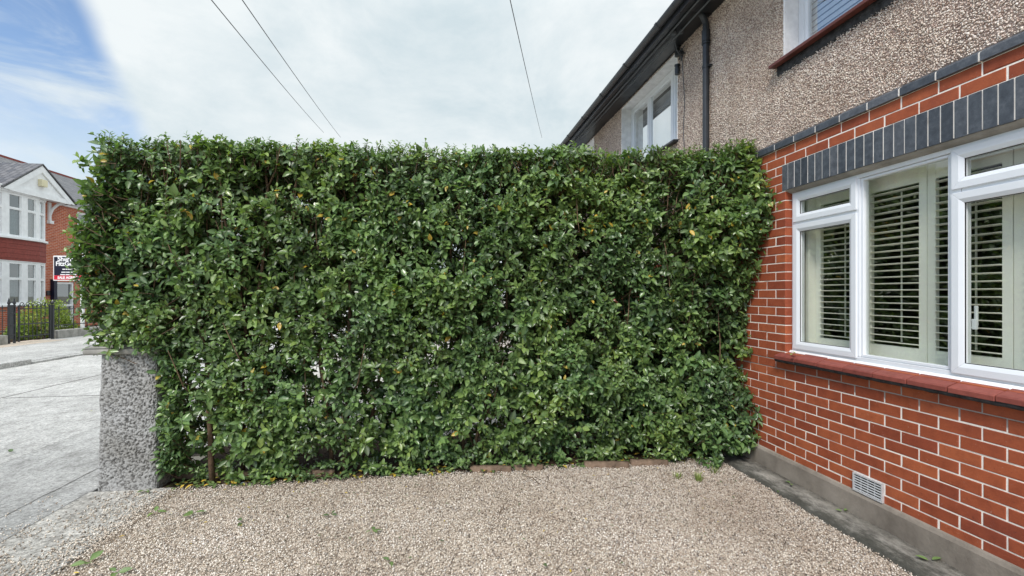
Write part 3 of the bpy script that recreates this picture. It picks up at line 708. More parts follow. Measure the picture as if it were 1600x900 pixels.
# downpipe on the party line with swan neck and collar
mb = MB(); r_ = .034
mb.tube([(2.832, 4.70, 4.3), (2.832, 4.70, 4.53), (2.815, 4.70, 4.58), (2.76, 4.70, 4.66)], r_, 12)
mb.tube([(2.832, 4.70, 4.44), (2.832, 4.70, .1)], r_, 12); mb.tube([(2.832, 4.70, 4.34), (2.832, 4.70, 4.46)], .043, 12); mb.tube([(2.832, 4.70, 4.31), (2.832, 4.70, 4.325)], .046, 12)
for z in (4.05, 3.1): mb.tube([(2.832, 4.70, z), (2.832, 4.70, z + .03)], .040, 12); mb.box(2.83, 2.882, 4.65, 4.75, z + .004, z + .026)
sub(mb.build("downpipe", M["black_plastic"], smooth=False, bevel=0), nb_house)
# cable run below the gutter, junction insulators and loose wires
mb = MB()
def sag(p0, p1, s, n=10, wob=0):
    p0, p1 = Vector(p0), Vector(p1)
    return [p0.lerp(p1, i / n) - Vector((0, 0, s * 4 * (i / n) * (1 - i / n))) + Vector((rnd.uniform(-wob, wob), 0, rnd.uniform(-wob, wob))) for i in range(n + 1)]
mb.tube(sag((2.60, 4.2, 4.61), (2.60, 15, 4.61), .01, 24, .004), .010, 6)
mb.tube(sag((2.70, 4.2, 4.595), (2.66, 7, 4.60), .012, 10, .003) + sag((2.66, 7.2, 4.60), (2.66, 15, 4.6), .02, 16, .004), .009, 6)
mb.tube([(2.70, 5.15, 4.61), (2.76, 5.2, 4.5), (2.85, 5.24, 4.42), (2.865, 5.24, 4.2), (2.866, 5.21, 3.9), (2.866, 5.24, 3.6), (2.866, 5.21, 3.2), (2.866, 5.22, 2.5)], .0045, 6)
mb.box(2.62, 2.66, 5.02, 5.06, 4.58, 4.62); mb.box(2.69, 2.72, 4.98, 5.01, 4.575, 4.62)
sub(mb.build("cable", M["cable"]), nb_house)
for z in (4.34, 4.56):
    mb = MB(); yy = 5.345; xx = 2.845
    mb.tube([(xx, yy, z - .055), (xx, yy, z + .025)], .030, 12); mb.tube([(xx, yy, z + .025), (xx, yy, z + .045)], .022, 12); mb.tube([(xx, yy, z + .045), (xx, yy, z + .062)], .034, 12); mb.box(xx + .01, X0, yy - .01, yy + .01, z - .02, z + .01)
    sub(mb.build("insulator", M["black_plastic"]), nb_house)
mb = MB()
for k in range(5):
    a = Vector((2.85, 5.30 - .02 * k, 4.48)); pts = [a + Vector((rnd.uniform(-.03, .01), rnd.uniform(-.09, .05), rnd.uniform(-.07, .06))) for _ in range(6)]
    mb.tube(pts, .006, 5)
sub(mb.build("wire_tangle", M["black_plastic"]), nb_house)

# ------------------------------------------------------------------ gate pillar
pil = thing("gate_pillar", "pitted grey roughcast gate pillar at the left end of the hedge", "pillar", loc=(-2.53, 4.45, 0))
def rough_pillar(x0, x1, y0, y1, z1, taper, res=.005):
    V = []; Q = []; pit = []
    faces = [((x0, y0), (x1, y0)), ((x1, y0), (x1, y1)), ((x1, y1), (x0, y1)), ((x0, y1), (x0, y0))]
    cx, cy = (x0 + x1) / 2, (y0 + y1) / 2
    per = []
    for (a, b_) in faces:
        n = int(math.dist(a, b_) / res)
        for i in range(n):
            f_ = i / n; per.append((a[0] + (b_[0] - a[0]) * f_, a[1] + (b_[1] - a[1]) * f_))
    nz = int(z1 / res); n = len(per)
    for j in range(nz + 1):
        z = -.05 + (z1 + .05) * j / nz; tp = 1 - taper * z / z1 + .03 * math.exp(-max(z, 0) / .12)
        for i, (x, y) in enumerate(per):
            q = Vector((x, y, z))
            a = .42 - mnoise.voronoi(q * 68)[0][0] * 1.0 + .38 * mnoise.noise(q * 38) + .42 * mnoise.noise(q * 120 + Vector((3, 1, 2))); b2 = mnoise.noise(q * 6)
            h = max(-1.0, min(.55, a * 2.3 + .28)); flat_ = 1.0 if z > .10 else .45
            dx, dy = x - cx, y - cy; l = math.hypot(dx, dy)
            dc = min(math.hypot(x - a_, y - b__) for a_ in (x0, x1) for b__ in (y0, y1)); tp2 = tp - .055 * math.exp(-(dc / .020)) * (1 + .9 * mnoise.noise(Vector((z * 9, x, y))))
            k = tp2 + (h * .0075 * flat_ + b2 * .006) / l
            V.append((cx + dx * k, cy + dy * k, z)); pit.append((h + 1) / 1.55)
    for j in range(nz):
        for i in range(n): Q.append((j*n+i, j*n+(i+1) % n, (j+1)*n+(i+1) % n, (j+1)*n+i))
    return mesh_np("shaft", V, None, Q, [M["roughcast"]], attrs={"pit": pit})
sub(rough_pillar(-2.755, -2.315, 4.235, 4.665, 1.115, .05), pil)
V = []
mb = MB(); cx, cy = -2.535, 4.45
mb.box(cx - .31, cx + .24, cy - .245, cy + .25, 1.112, 1.165)
mb.add([(cx - .31, cy - .245, 1.166), (cx + .24, cy - .245, 1.166), (cx + .24, cy + .25, 1.166), (cx - .31, cy + .25, 1.166), (cx - .12, cy - .1, 1.215), (cx + .1, cy - .1, 1.215), (cx + .1, cy + .1, 1.215), (cx - .12, cy + .1, 1.215)],
       [(0, 1, 5, 4), (1, 2, 6, 5), (2, 3, 7, 6), (3, 0, 4, 7), (4, 5, 6, 7)])
sub(mb.build("cap", M["wall_conc"], bevel=.02, seg=3), pil)

# ------------------------------------------------------------------ hedge
hedge = thing("hedge", "tall clipped evergreen hedge with glossy green leaves between pillar and brick house", "hedge", loc=(0, 4.7, 0))
HT = 2.88
def htop(x): return HT + .055 * max(-1, min(1, x / 2.8))
def front(x, z):
    b_ = 4.20 + .10 * mnoise.noise(Vector((x * 1.1, z * 1.1, 4))) + .085 * mnoise.noise(Vector((x * 3.2, z * 3.2, 9)))
    b_ += .20 * math.exp(-(z / .20) ** 2)
    b_ += .06 * max(0, z - 2.6)
    if x > 1.7:
        w_ = min(1, (x - 1.7) / 1.1); w_ = w_ * w_ * (3 - 2 * w_)
        b_ -= w_ * (.40 * math.exp(-((z - 2.3) / .62) ** 2) + .26 * math.exp(-((z - .25) / .42) ** 2) + .10)
    if x < -2.2: b_ += .10 * min(1, (-2.2 - x) / .6)
    return b_
def leftx(z): return .13 * math.exp(-((z - 1.22) / .22) ** 2) - 2.90 + .08 * mnoise.noise(Vector((2, z * 1.5, 7))) - .05 * math.exp(-((z - 1.85) / .3) ** 2) + .05 * math.exp(-((z - 2.55) / .35) ** 2) + .22 * math.exp(-((z - 3.0) / .14) ** 2)
# darker hollows where the stems show (x, z, rx, rz, amount)
def pos(px, py): q = at(px, py, 4.3); return q.x, q.z
HOL = [(*pos(285, 300), .28, .28, .85), (*pos(305, 430), .16, .35, .8), (*pos(320, 610), .20, .40, .85), (*pos(335, 690), .30, .16, .8), (*pos(375, 330), .20, .22, .6), (*pos(410, 500), .12, .45, .75),
       (*pos(505, 580), .18, .30, .95), (*pos(540, 500), .08, .3, .7), (*pos(560, 640), .25, .16, .8), (*pos(660, 650), .10, .14, .8), (*pos(745, 680), .16, .18, .85), (*pos(880, 310), .40, .10, .6), (*pos(610, 270), .3, .10, .6),
       (*pos(1065, 300), .22, .12, .6), (*pos(860, 400), .15, .12, .5), (*pos(905, 470), .22, .08, .5), (*pos(470, 330), .16, .18, .6), (*pos(1180, 300), .08, .1, .5), (*pos(880, 690), .3, .10, .6), (*pos(1010, 520), .3, .07, .5)]
def hollow(x, z):
    h = 0
    for a, b_, ra, rb, am in HOL: h = max(h, am * math.exp(-(((x - a) / ra) ** 2 + ((z - b_) / rb) ** 2)))
    if z < 1.25 and x < .9: h = max(h, .85 * max(0, min(1, (mnoise.noise(Vector((x * 4.2, z * 3.0, 33))) - .20) * 4)))
    h = max(h, .85 * max(0, min(1, (mnoise.noise(Vector((x * 2.6, z * 3.4, 1))) - .10) * 3.0)))
    return h
sp, sdir, sbig, syng = [], [], [], []
def shoot(p, d, big=1.0, yng=0.0): sp.append(p); sdir.append(d); sbig.append(big); syng.append(yng)
R = rnd.uniform
for _ in range(7600):                                  # front face
    x = R(-2.95, 2.90); z = R(.10, htop(x))
    if x < leftx(z): continue
    if x < -2.28 and z < 1.25: continue
    h = hollow(x, z)
    dep = rnd.expovariate(1 / .085)
    if rnd.random() < h: 
        if rnd.random() < .74: continue
        dep += R(.14, .5)
    y = front(x, z) + min(dep, .55)
    shoot((x, y, z), (R(-.65, .65), -R(.45, 1.0), R(-.25, .8)), 1.0 if rnd.random() < .75 else 1.25, R(0, .25) if dep > .06 else R(.1, .5))
for _ in range(15000):                                  # inner fill
    x = R(-2.85, 2.86); z = R(.15, HT - .05)
    if x < leftx(z) + .1 or (x < -2.28 and z < 1.17): continue
    if rnd.random() < hollow(x, z) * .9: continue
    if z < 1.25 and x < .9 and rnd.random() < .55: continue
    shoot((x, front(x, z) + R(.2, .95), z), (R(-1, 1), R(-1, .5), R(-.2, 1)), 1, 0)
for _ in range(2600):                                  # top
    x = R(-2.85, 2.86); y = R(0, 1.0); y = front(x, HT) + y
    zz = htop(x) + .035 * mnoise.noise(Vector((x * 2.2, y * 2, 0))) - rnd.expovariate(1 / .05)
    if x < leftx(zz): continue
    shoot((x, y, zz), (R(-.55, .55), R(-.75, .45), R(.5, 1)), .8, R(.25, .7))
for _ in range(520):                                   # loose tips standing above the clipped top
    x = R(-2.75, 2.86); y = front(x, HT) + rnd.expovariate(1 / .25); zz = htop(x) + R(-.01, .065) + .03 * mnoise.noise(Vector((x * 2.2, y * 2, 0)))
    shoot((x, min(y, 5.1), zz), (R(-.4, .4), R(-.5, .3), R(.7, 1)), .62, R(.3, .8))
for _ in range(900):                                   # left end, above the pillar
    z = R(1.12, HT); y = R(4.22, 5.2); x = leftx(z) + min(rnd.expovariate(1 / .09), .4)
    if rnd.random() < hollow(x, z): continue
    shoot((x, y, z), (-R(.4, 1), R(-.8, .6), R(-.25, .8)), 1.0, R(.1, .4))
for _ in range(4600):                                  # back
    x = R(-2.85, 2.86); z = R(.1, HT)
    if x < leftx(z) or (z < 1.2 and x < 1.0 and mnoise.noise(Vector((x * 3, z * 2, 21))) > -.05): continue
    shoot((x, 5.22 - rnd.expovariate(1 / .1), z), (R(-.7, .7), R(.4, 1), R(-.2, .8)), 1, 0)
for _ in range(230):                                   # shoots overhanging the pillar cap and its right side
    z = R(1.26, 1.5); x = R(-2.64, -2.28)
    shoot((x, 4.24 + R(-.04, .2), z), (R(-.7, .5), -R(.3, 1), R(-.6, .5)), 1.05, .2)
for _ in range(26):
    shoot((R(-2.66, -2.28), 4.17 + R(-.03, .05), R(1.15, 1.32)), (R(-.6, .6), -R(.3, 1), R(-.9, .1)), 1.0, .25)
for _ in range(130):
    shoot((R(-2.28, -2.14), R(4.2, 4.4), R(.12, 1.2)), (-R(-.2, .9), -R(.2, 1), R(-.2, .7)), 1, .2)
for _ in range(150):                                   # suckers along the foot
    x = R(-2.1, 2.6); shoot((x, front(x, .1) - .08 + R(-.06, .12), R(.03, .10)), (R(-.7, .7), -R(.3, 1), R(.1, .8)), .9, .4)
sp = np.array(sp); sdir = np.array(sdir); sdir /= np.linalg.norm(sdir, axis=1, keepdims=True); sbig = np.array(sbig); syng = np.array(syng)
nS = len(sp); nl = rng.integers(7, 13, nS); tot = int(nl.sum())
idx = np.repeat(np.arange(nS), nl); first = np.concatenate([[0], np.cumsum(nl)[:-1]]); kk = np.arange(tot) - first[idx]
frac = (kk + .5) / nl[idx]; ax = sdir[idx]
slen = rng.uniform(.09, .17, nS) * sbig
ref = np.tile([.31, .17, .93], (tot, 1)); s1 = np.cross(ax, ref); s1 /= np.linalg.norm(s1, axis=1, keepdims=True); s2 = np.cross(ax, s1)
ang = kk * 2.399 + rng.uniform(0, 6.28, nS)[idx] + rng.normal(0, .3, tot)
radial = s1 * np.cos(ang)[:, None] + s2 * np.sin(ang)[:, None]
spread = np.where(frac > .8, rng.uniform(.35, .9, tot), rng.uniform(.8, 1.25, tot))[:, None]
LD = ax * (1.15 - spread * .62) + radial * spread + rng.normal(0, .16, (tot, 3)); LD[:, 2] -= .12
LN = ax * .8 + np.array([0, -.45, .60]) + rng.normal(0, .25, (tot, 3))
LP = sp[idx] + ax * ((frac - .55) * slen[idx])[:, None] + radial * .004
clump = np.array([mnoise.noise(Vector((p[0] * 2.4, p[2] * 2.4, p[1] * 2 + 40))) for p in sp])
clump2 = np.array([mnoise.noise(Vector((p[0] * 3.1, p[2] * 3.1, p[1] * 2 + 80))) for p in sp])
Ln = rng.uniform(.036, .073, tot) * (1 + .30 * clump2[idx]) * sbig[idx] * np.where(frac > .85, .75, 1.0) * np.where(rng.random(tot) < .10, 1.25, 1)
Wd = Ln * rng.uniform(.46, .62, tot)
tone = np.clip(rng.normal(.38, .22, tot) + syng[idx] * .50 * frac + .16 * (rng.random(nS)[idx] - .5) + .34 * clump[idx], 0, .90)
yel = rng.random(tot) < (.004 + .016 * np.exp(-((LP[:, 2] - 2.45) / .35) ** 2)); tone[yel] = rng.uniform(.945, 1, yel.sum())
def clampx(V):
    V[:, 0] = np.minimum(V[:, 0], X0 - .012 + .006 * np.sin(V[:, 1] * 90)); V[:, 2] = np.maximum(V[:, 2], .004)
    low = V[:, 2] < .24; V[low, 0] = np.minimum(V[low, 0], X0 - .03)
    return V
sub(leaves("foliage", LP, LD, LN, Ln, Wd, tone, M["leaf"], clamp=clampx), hedge)
# twigs carrying the shoots
k = 3; a0 = sp - sdir * (slen * .55 + rng.uniform(.03, .16, nS))[:, None]; a1 = sp + sdir * (slen * .45)[:, None]
t1 = np.cross(sdir, np.tile([.3, .2, .9], (nS, 1))); t1 /= np.linalg.norm(t1, axis=1, keepdims=True); t2 = np.cross(sdir, t1)
V = np.zeros((nS, 6, 3))
for j in range(3):
    w = 2 * math.pi * j / 3; o_ = t1 * math.cos(w) + t2 * math.sin(w); V[:, j] = a0 + o_ * .0034; V[:, 3 + j] = a1 + o_ * .0014
Q = np.array([[0, 1, 4, 3], [1, 2, 5, 4], [2, 0, 3, 5]]); Q = (Q[None] + (np.arange(nS) * 6)[:, None, None]).reshape(-1, 4)
V = V.reshape(-1, 3); V[:, 0] = np.minimum(V[:, 0], X0 - .02); V[:, 2] = np.maximum(V[:, 2], .004)
sub(mesh_np("twig", V, None, Q, [M["twig"]]), hedge)["kind"] = "stuff"
# main stems
def stem(pts, r0, nb=5):
    mb = MB(); pts = [Vector(p) for p in pts]
    fine = []
    for a, b_ in zip(pts, pts[1:]):
        for i in range(5): fine.append(a.lerp(b_, i / 5) + Vector((R(-.01, .01), R(-.01, .01), 0)))
    fine.append(pts[-1]); n = len(fine)
    mb.tube(fine, [r0 * (1 - .62 * i / n) for i in range(n)], 8)
    for _ in range(nb):
        i = rnd.randrange(n // 6, n - 1); p = fine[i]; d = Vector((R(-1, 1), R(-1, .5), R(.5, 1.4))).normalized(); l = min(R(.3, .7), max(.05, 2.9 - p.z))
        mb.tube([p, p + d * l * .5, p + d * l * .8 + Vector((0, 0, l * .3))], [r0 * .4, r0 * .25, .003], 5)
    sub(mb.build("stem", M["twig"], smooth=True), hedge)
def sp3(px, py, y): 
    D = y / (CT - (px - 800) / F * ST); return at(px, py, D)
for path, r0 in (([(332, 712, 4.42), (322, 560, 4.45), (300, 440, 4.43), (283, 345, 4.42), (280, 250, 4.5)], .024), ([(432, 690, 4.55), (412, 560, 4.42), (402, 470, 4.42), (418, 330, 4.40), (416, 240, 4.5)], .022), ([(378, 700, 4.6), (385, 520, 4.5), (368, 400, 4.45), (340, 300, 4.4), (335, 225, 4.45)], .016), ([(520, 712, 4.6), (505, 600, 4.5), (490, 460, 4.6), (480, 260, 4.6)], .022), ([(538, 712, 4.5), (545, 560, 4.45), (548, 420, 4.5), (556, 235, 4.45)], .022), ([(560, 715, 4.55), (600, 560, 4.6), (620, 300, 4.6)], .018), ([(735, 712, 4.42), (752, 650, 4.42), (790, 500, 4.55), (800, 250, 4.6)], .02), ([(728, 715, 4.5), (715, 560, 4.6), (700, 300, 4.6)], .018), ([(880, 712, 4.6), (890, 520, 4.6), (905, 240, 4.6)], .02), ([(1010, 712, 4.6), (990, 500, 4.6), (1000, 250, 4.5)], .02), ([(1110, 700, 4.5), (1095, 480, 4.5), (1120, 250, 4.4)], .02), ([(660, 712, 4.7), (655, 480, 4.7), (640, 260, 4.6)], .02), ([(800, 712, 4.8), (830, 480, 4.7), (850, 260, 4.6)], .02)):
    pts = [sp3(a, b_, y - (.10 if a < 620 else .04)) for a, b_, y in path]; pts[0].z = -.03
    for q in pts: q.z = min(q.z, 2.9)
    stem(pts, r0)
for px, h in ((268, .05), (318, .07), (275, .04), (322, .045), (420, .03)):     # bare cut tips above the top
    mb = MB(); q = at(px, 232, 4.45); top = q + Vector((R(-.02, .02), 0, h))
    mb.tube([q - Vector((0, 0, .3)), top], [.007, .004], 6)
    for s_ in (-1, 1): mb.tube([top - Vector((0, 0, .03)), top + Vector((s_ * .035, R(-.02, .02), .03))], [.004, .003], 5)
    sub(mb.build("cut_stem", M["twig"]), hedge)
for _ in range(64):
    x = R(-2.7, 2.75); zt = htop(x) - R(-.04, .25) if rnd.random() < .6 else R(.9, 2.5); l = R(.35, .9)
    if x < -2.2: zt = max(zt, 2.1)
    y = front(x, zt) + R(.05, .16); dx = R(-.10, .10)
    pts = [Vector((x - dx * (1 - i / 5) + R(-.008, .008), y + .04 * (1 - i / 5) + R(-.006, .006), zt - l * (1 - i / 5))) for i in range(6)]
    pts = [p for p in pts if p.z > .15]
    if len(pts) > 2: mb = MB(); mb.tube(pts, [.0052 - .0028 * i / len(pts) for i in range(len(pts))], 5); sub(mb.build("branch", M["branch"], smooth=True), hedge)
# leaf litter under the hedge
n = 900; lx = rng.uniform(-2.25, 2.6, n); ly = 4.20 + rng.exponential(.18, n); k = ly < 5.2; lx, ly = lx[k], ly[k]; n = len(lx)
th = rng.uniform(0, 6.28, n); D_ = np.stack([np.cos(th), np.sin(th), rng.normal(0, .15, n)], 1)
tn = np.where(rng.random(n) < .22, rng.uniform(.94, 1, n), rng.uniform(.1, .7, n)); l_ = rng.uniform(.04, .07, n)
o = leaves("leaf_litter", np.stack([lx, ly, rng.uniform(.004, .03, n)], 1), D_, np.tile([0, 0, 1.], (n, 1)) + rng.normal(0, .2, (n, 3)), l_, l_ * .48, tn, M["fallen"]); o["kind"] = "stuff"

# edging stones at the hedge foot
ES = [(735, 800, 738, "rust brown edging stone at the hedge foot left of centre"), (803, 850, 736, "short rust edging stone left of the leaf clump at the hedge foot"), (915, 985, 731, "rust edging stone right of the leaf clump at the hedge foot"), (988, 1046, 728, "rightmost rust edging stone at the hedge foot near the house"), (395, 520, 744, "long half buried edging stone under the left part of the hedge"), (268, 385, 748, "leaf covered edging stone just right of the gate pillar")]
for a, b_, y, lab in ES:
    q0, q1 = gnd(a, y), gnd(b_, y); d = (q1 - q0); l = d.length; mb = MB(); n = 14
    V = []; 
    for i in range(n + 1):
        w = .004 * mnoise.noise(Vector((i * .7 + a, 0, 1))); h = .042 + .008 * mnoise.noise(Vector((i * .5 + a, 3, 1)))
        x = i / n * l; V += [(x, -.028 + w, -.03), (x, -.030 + w, h * .7), (x, -.018 + w, h), (x, .03 + w, h), (x, .036 + w, -.03)]
    Q = [(i*5+j, i*5+5+j, i*5+5+j+1, i*5+j+1) for i in range(n) for j in range(4)]
    me = mesh_np("edging_stone", V, [(0, 1, 2), (n*5, n*5+2, n*5+1)], Q + [(0, 2, 3, 4), (n*5, n*5+4, n*5+3, n*5+2)], [M["edging"]], smooth=False)
    me.location = (q0.x, q0.y + .04, 0); me.rotation_euler[2] = math.atan2(d.y, d.x); tag(me, lab, "edging", "edging stones along the hedge foot")

# ------------------------------------------------------------------ fallen leaves, weeds, twigs
def fallen(px, py, n, tone, size, lab, z=.010, spread=.03, grp="fallen leaves"):
    q = gnd(px, py, z); th = rng.uniform(0, 6.28) + np.arange(n) * 2.4
    D_ = np.stack([np.cos(th), np.sin(th), rng.uniform(-.05, .35, n)], 1)
    P = np.zeros((n, 3)); P[:, 2] = rng.uniform(.002, .012, n)
    if n > 1: P[:, :2] += D_[:, :2] * spread * .3
    l_ = rng.uniform(.75, 1.05, n) * size
    o = leaves("fallen_leaf" if n == 1 else "leaf_sprig", P, D_, np.tile([0, 0, 1.], (n, 1)) + rng.normal(0, .25, (n, 3)), l_, l_ * .5, np.clip(tone + rng.normal(0, .03, n), 0, 1), M["fallen"], seed=int(px))
    o.location = (q.x, q.y, z)
    tag(o, lab, "leaf", grp)
fallen(243, 801, 3, .72, .07, "pale green leaf sprig on the gravel below the gate pillar")
fallen(303, 803, 3, .55, .075, "broad dark and light green sprig on gravel right of the pillar")
fallen(378, 816, 2, .10, .06, "pair of dark leaves on gravel below the hedge left part")
fallen(517, 805, 3, .12, .05, "small dark green leaf clump on gravel, lone below hedge")
fallen(582, 830, 4, .42, .06, "scattered green leaf cluster in the middle of the gravel")
fallen(590, 845, 1, .93, .03, "tiny yellow leaf beside the green cluster on the gravel")
fallen(138, 880, 3, .62, .085, "long green leaf pair on gravel at the photo's lower left edge")
fallen(182, 896, 3, .50, .07, "green leaf sprig at the very bottom left of the gravel")
fallen(196, 838, 1, .97, .035, "small bright yellow leaf on gravel near the concrete edge")
fallen(114, 898, 1, .99, .035, "orange leaf at the bottom left corner of the gravel")
fallen(228, 768, 3, .35, .06, "green leaves lying against the foot of the gate pillar")
fallen(365, 748, 4, .80, .06, "bright green sprig on the edging beside the pillar's right side")
fallen(352, 722, 1, .985, .06, "orange brown dead leaf under the hedge near the pillar")
fallen(610, 877, 2, .30, .05, "green leaf pair low in the middle of the gravel")
fallen(694, 846, 1, .06, .045, "single dark leaf on gravel left of the curled one")
fallen(849, 884, 1, .03, .06, "dark curled leaf on gravel at the bottom centre", spread=0)
fallen(702, 735, 1, .965, .05, "yellow leaf lying beside the left end of the rust edging")
fallen(625, 737, 2, .95, .04, "yellow leaf pair on gravel at the hedge foot")
fallen(1241, 757, 2, .05, .045, "dark leaf pair on gravel near the concrete ledge")
fallen(1215, 771, 1, .05, .05, "single dark leaf on gravel left of the concrete ledge")
fallen(1147, 780, 1, .03, .04, "small blackish leaf on the gravel in front of the hedge's right end")
fallen(1236, 757, 2, .62, .065, "green leaf sprig lying on the concrete ledge near the hedge", z=.056)
fallen(1318, 800, 2, .68, .05, "small green leaf on the concrete ledge below the air vent", z=.056)
fallen(1454, 877, 2, .70, .07, "bright green leaf on the concrete ledge at bottom right", z=.056)
fallen(1242, 554, 2, .90, .06, "withered yellowish leaf on the red window sill", z=1.115)
fallen(14, 708, 2, .35, .07, "dark green leaf on the concrete road at the left edge", z=.008)
fallen(142, 642, 1, .96, .06, "yellow leaf on the pale road left of the pillar", z=.004)
n = 420; lx = rng.uniform(-2.1, 2.6, n); ly = 4.2 - rng.exponential(.7, n); k = ly > 1.8; lx, ly = lx[k], ly[k]; n = len(lx)
th = rng.uniform(0, 6.28, n); l_ = rng.uniform(.008, .028, n)
o = leaves("leaf_debris", np.stack([lx, ly, rng.uniform(.006, .012, n)], 1), np.stack([np.cos(th), np.sin(th), rng.normal(0, .2, n)], 1), np.tile([0, 0, 1.], (n, 1)) + rng.normal(0, .3, (n, 3)), l_, l_ * rng.uniform(.2, .5, n), np.where(rng.random(n) < .3, rng.uniform(.94, 1, n), rng.uniform(0, .3, n)), M["fallen"], seed=77); o["kind"] = "stuff"
def tuft(px, py, n, h, lab):
    q = gnd(px, py, 0); mb = MB()
    for _ in range(n):
        a = R(0, 6.28); r0 = R(0, .04); b0 = Vector((r0 * math.cos(a), r0 * math.sin(a), 0)); l = R(.5, 1) * h; o_ = Vector((math.cos(a), math.sin(a), 0))
        p1 = b0 + o_ * l * .25 + Vector((0, 0, l * .7)); p2 = b0 + o_ * l * .6 + Vector((0, 0, l)); s_ = Vector((-o_.y, o_.x, 0)) * .0028
        mb.add([b0 - s_, b0 + s_, p1 + s_ * .8, p1 - s_ * .8, p2], [(0, 1, 2, 3), (3, 2, 4)])
    o = mb.build("grass_tuft", M["grass"]); o.location = (q.x, q.y, -.005); tag(o, lab, "grass", "weeds in the gravel")
tuft(1092, 750, 45, .075, "pale grass tuft growing in gravel near the hedge's right end")
tuft(1117, 738, 30, .06, "smaller grass tuft touching the hedge foot by the ledge")
tuft(1058, 746, 36, .05, "faint thin grass tuft left of the pale one")
def stick(pts, lab):
    mb = MB(); q = [gnd(a, b_) for a, b_ in pts]; c_ = q[0].copy(); mb.tube([p - c_ + Vector((0, 0, .012)) for p in q], .0028, 5)
    o = mb.build("fallen_twig", M["twig"]); o.location = c_; tag(o, lab, "twig", "twigs on the gravel")
stick([(822, 746), (832, 748), (840, 756), (845, 760)], "bent brown twig on gravel in front of the edging")
stick([(780, 804), (786, 797), (787, 791)], "short brown twig in the middle of the gravel")
stick([(960, 765), (975, 762), (985, 764)], "straight thin twig on gravel right of centre")
q = gnd(379, 757); bm = bmesh.new(); bmesh.ops.create_icosphere(bm, subdivisions=2, radius=.018)
for v in bm.verts: v.co.z *= .6; v.co *= 1 + .15 * mnoise.noise(v.co * 60)
me = bpy.data.meshes.new("blue_stone"); bm.to_mesh(me); bm.free(); M["bluestone"] = simple("blue_stone", (.22, .27, .36), .5, .4, .2, 40); me.materials.append(M["bluestone"])
o = link(bpy.data.objects.new("blue_stone", me)); o.location = (q.x, q.y, .008); tag(o, "small bluish stone on gravel below the hedge near the pillar", "stone")

# ------------------------------------------------------------------ overhead cables
for (a, b_, D0, D1), lab in ((((338, 0), (500, 200), 6.5, 20), "left overhead cable of the close pair crossing the clouds"), (((385, 0), (527, 207), 6.5, 20), "right overhead cable of the close pair crossing the clouds"), (((799, 0), (845, 207), 7, 20), "lone overhead cable above the middle of the hedge")):
    p0, p1 = at(*a, D0), at(*b_, D1); d = p1 - p0
    mb = MB(); mb.tube(sag(p0 - d * .45, p1 + d * .12, .10, 30), .007, 6); o = mb.build("overhead_cable", M["cable"])
    tag(o, lab, "cable", "overhead cables")

# ------------------------------------------------------------------ across the road
far = thing("far_house", "red brick bay fronted house with white gable across the road", "house", loc=(-19, 24, 0))
XH = -18.0
mb = MB(); wall_with_hole(mb, XH - .3, XH, 17.5, 33, -.05, 5.95, [(24.95, 26.15, .0, 2.2) , (26.1 + .25, 27.6, 4.05, 5.75)], 0)
# the door bay sits at px 105-135
sub(mb.build("wall", M["brickcourse"]), far)
bay = [(-18.0, 20.0), (-17.52, 20.85), (-17.42, 21.75), (-17.42, 22.62), (-17.47, 23.38), (-17.66, 23.98), (-18.0, 24.4)]
def bay_ring(mb, z0, z1, off=0.0, mi=0):
    P_ = [(x + off, y) for x, y in bay]; P_[0] = (XH, bay[0][1] - off); P_[-1] = (XH, bay[-1][1] + off)
    mb.prism([(x, y) for x, y in P_] + [(XH - .05, P_[-1][1]), (XH - .05, P_[0][1])], z0, z1, "z", mi)
mb = MB(); bay_ring(mb, -.05, 1.10); sub(mb.build("bay_base", M["brickcourse"]), far)
mb = MB()
for i in range(9): z = 3.0 + i * .098; bay_ring(mb, z, z + .096, .03 + .012 * (i % 2))
sub(mb.build("tile_hanging", M["terracotta"]), far)
mb = MB(); bay_ring(mb, 3.885, 3.97, .12); bay_ring(mb, 1.10, 1.18, .08); bay_ring(mb, 5.78, 5.9, .05); bay_ring(mb, 2.96, 3.0, .02)
sub(mb.build("bay_sill", M["white_paint"], bevel=.01), far)
mb = MB(); bay_ring(mb, 1.18, 2.96, -.45); bay_ring(mb, 3.97, 5.78, -.45); sub(mb.build("bay_lining", M["dark"]), far)
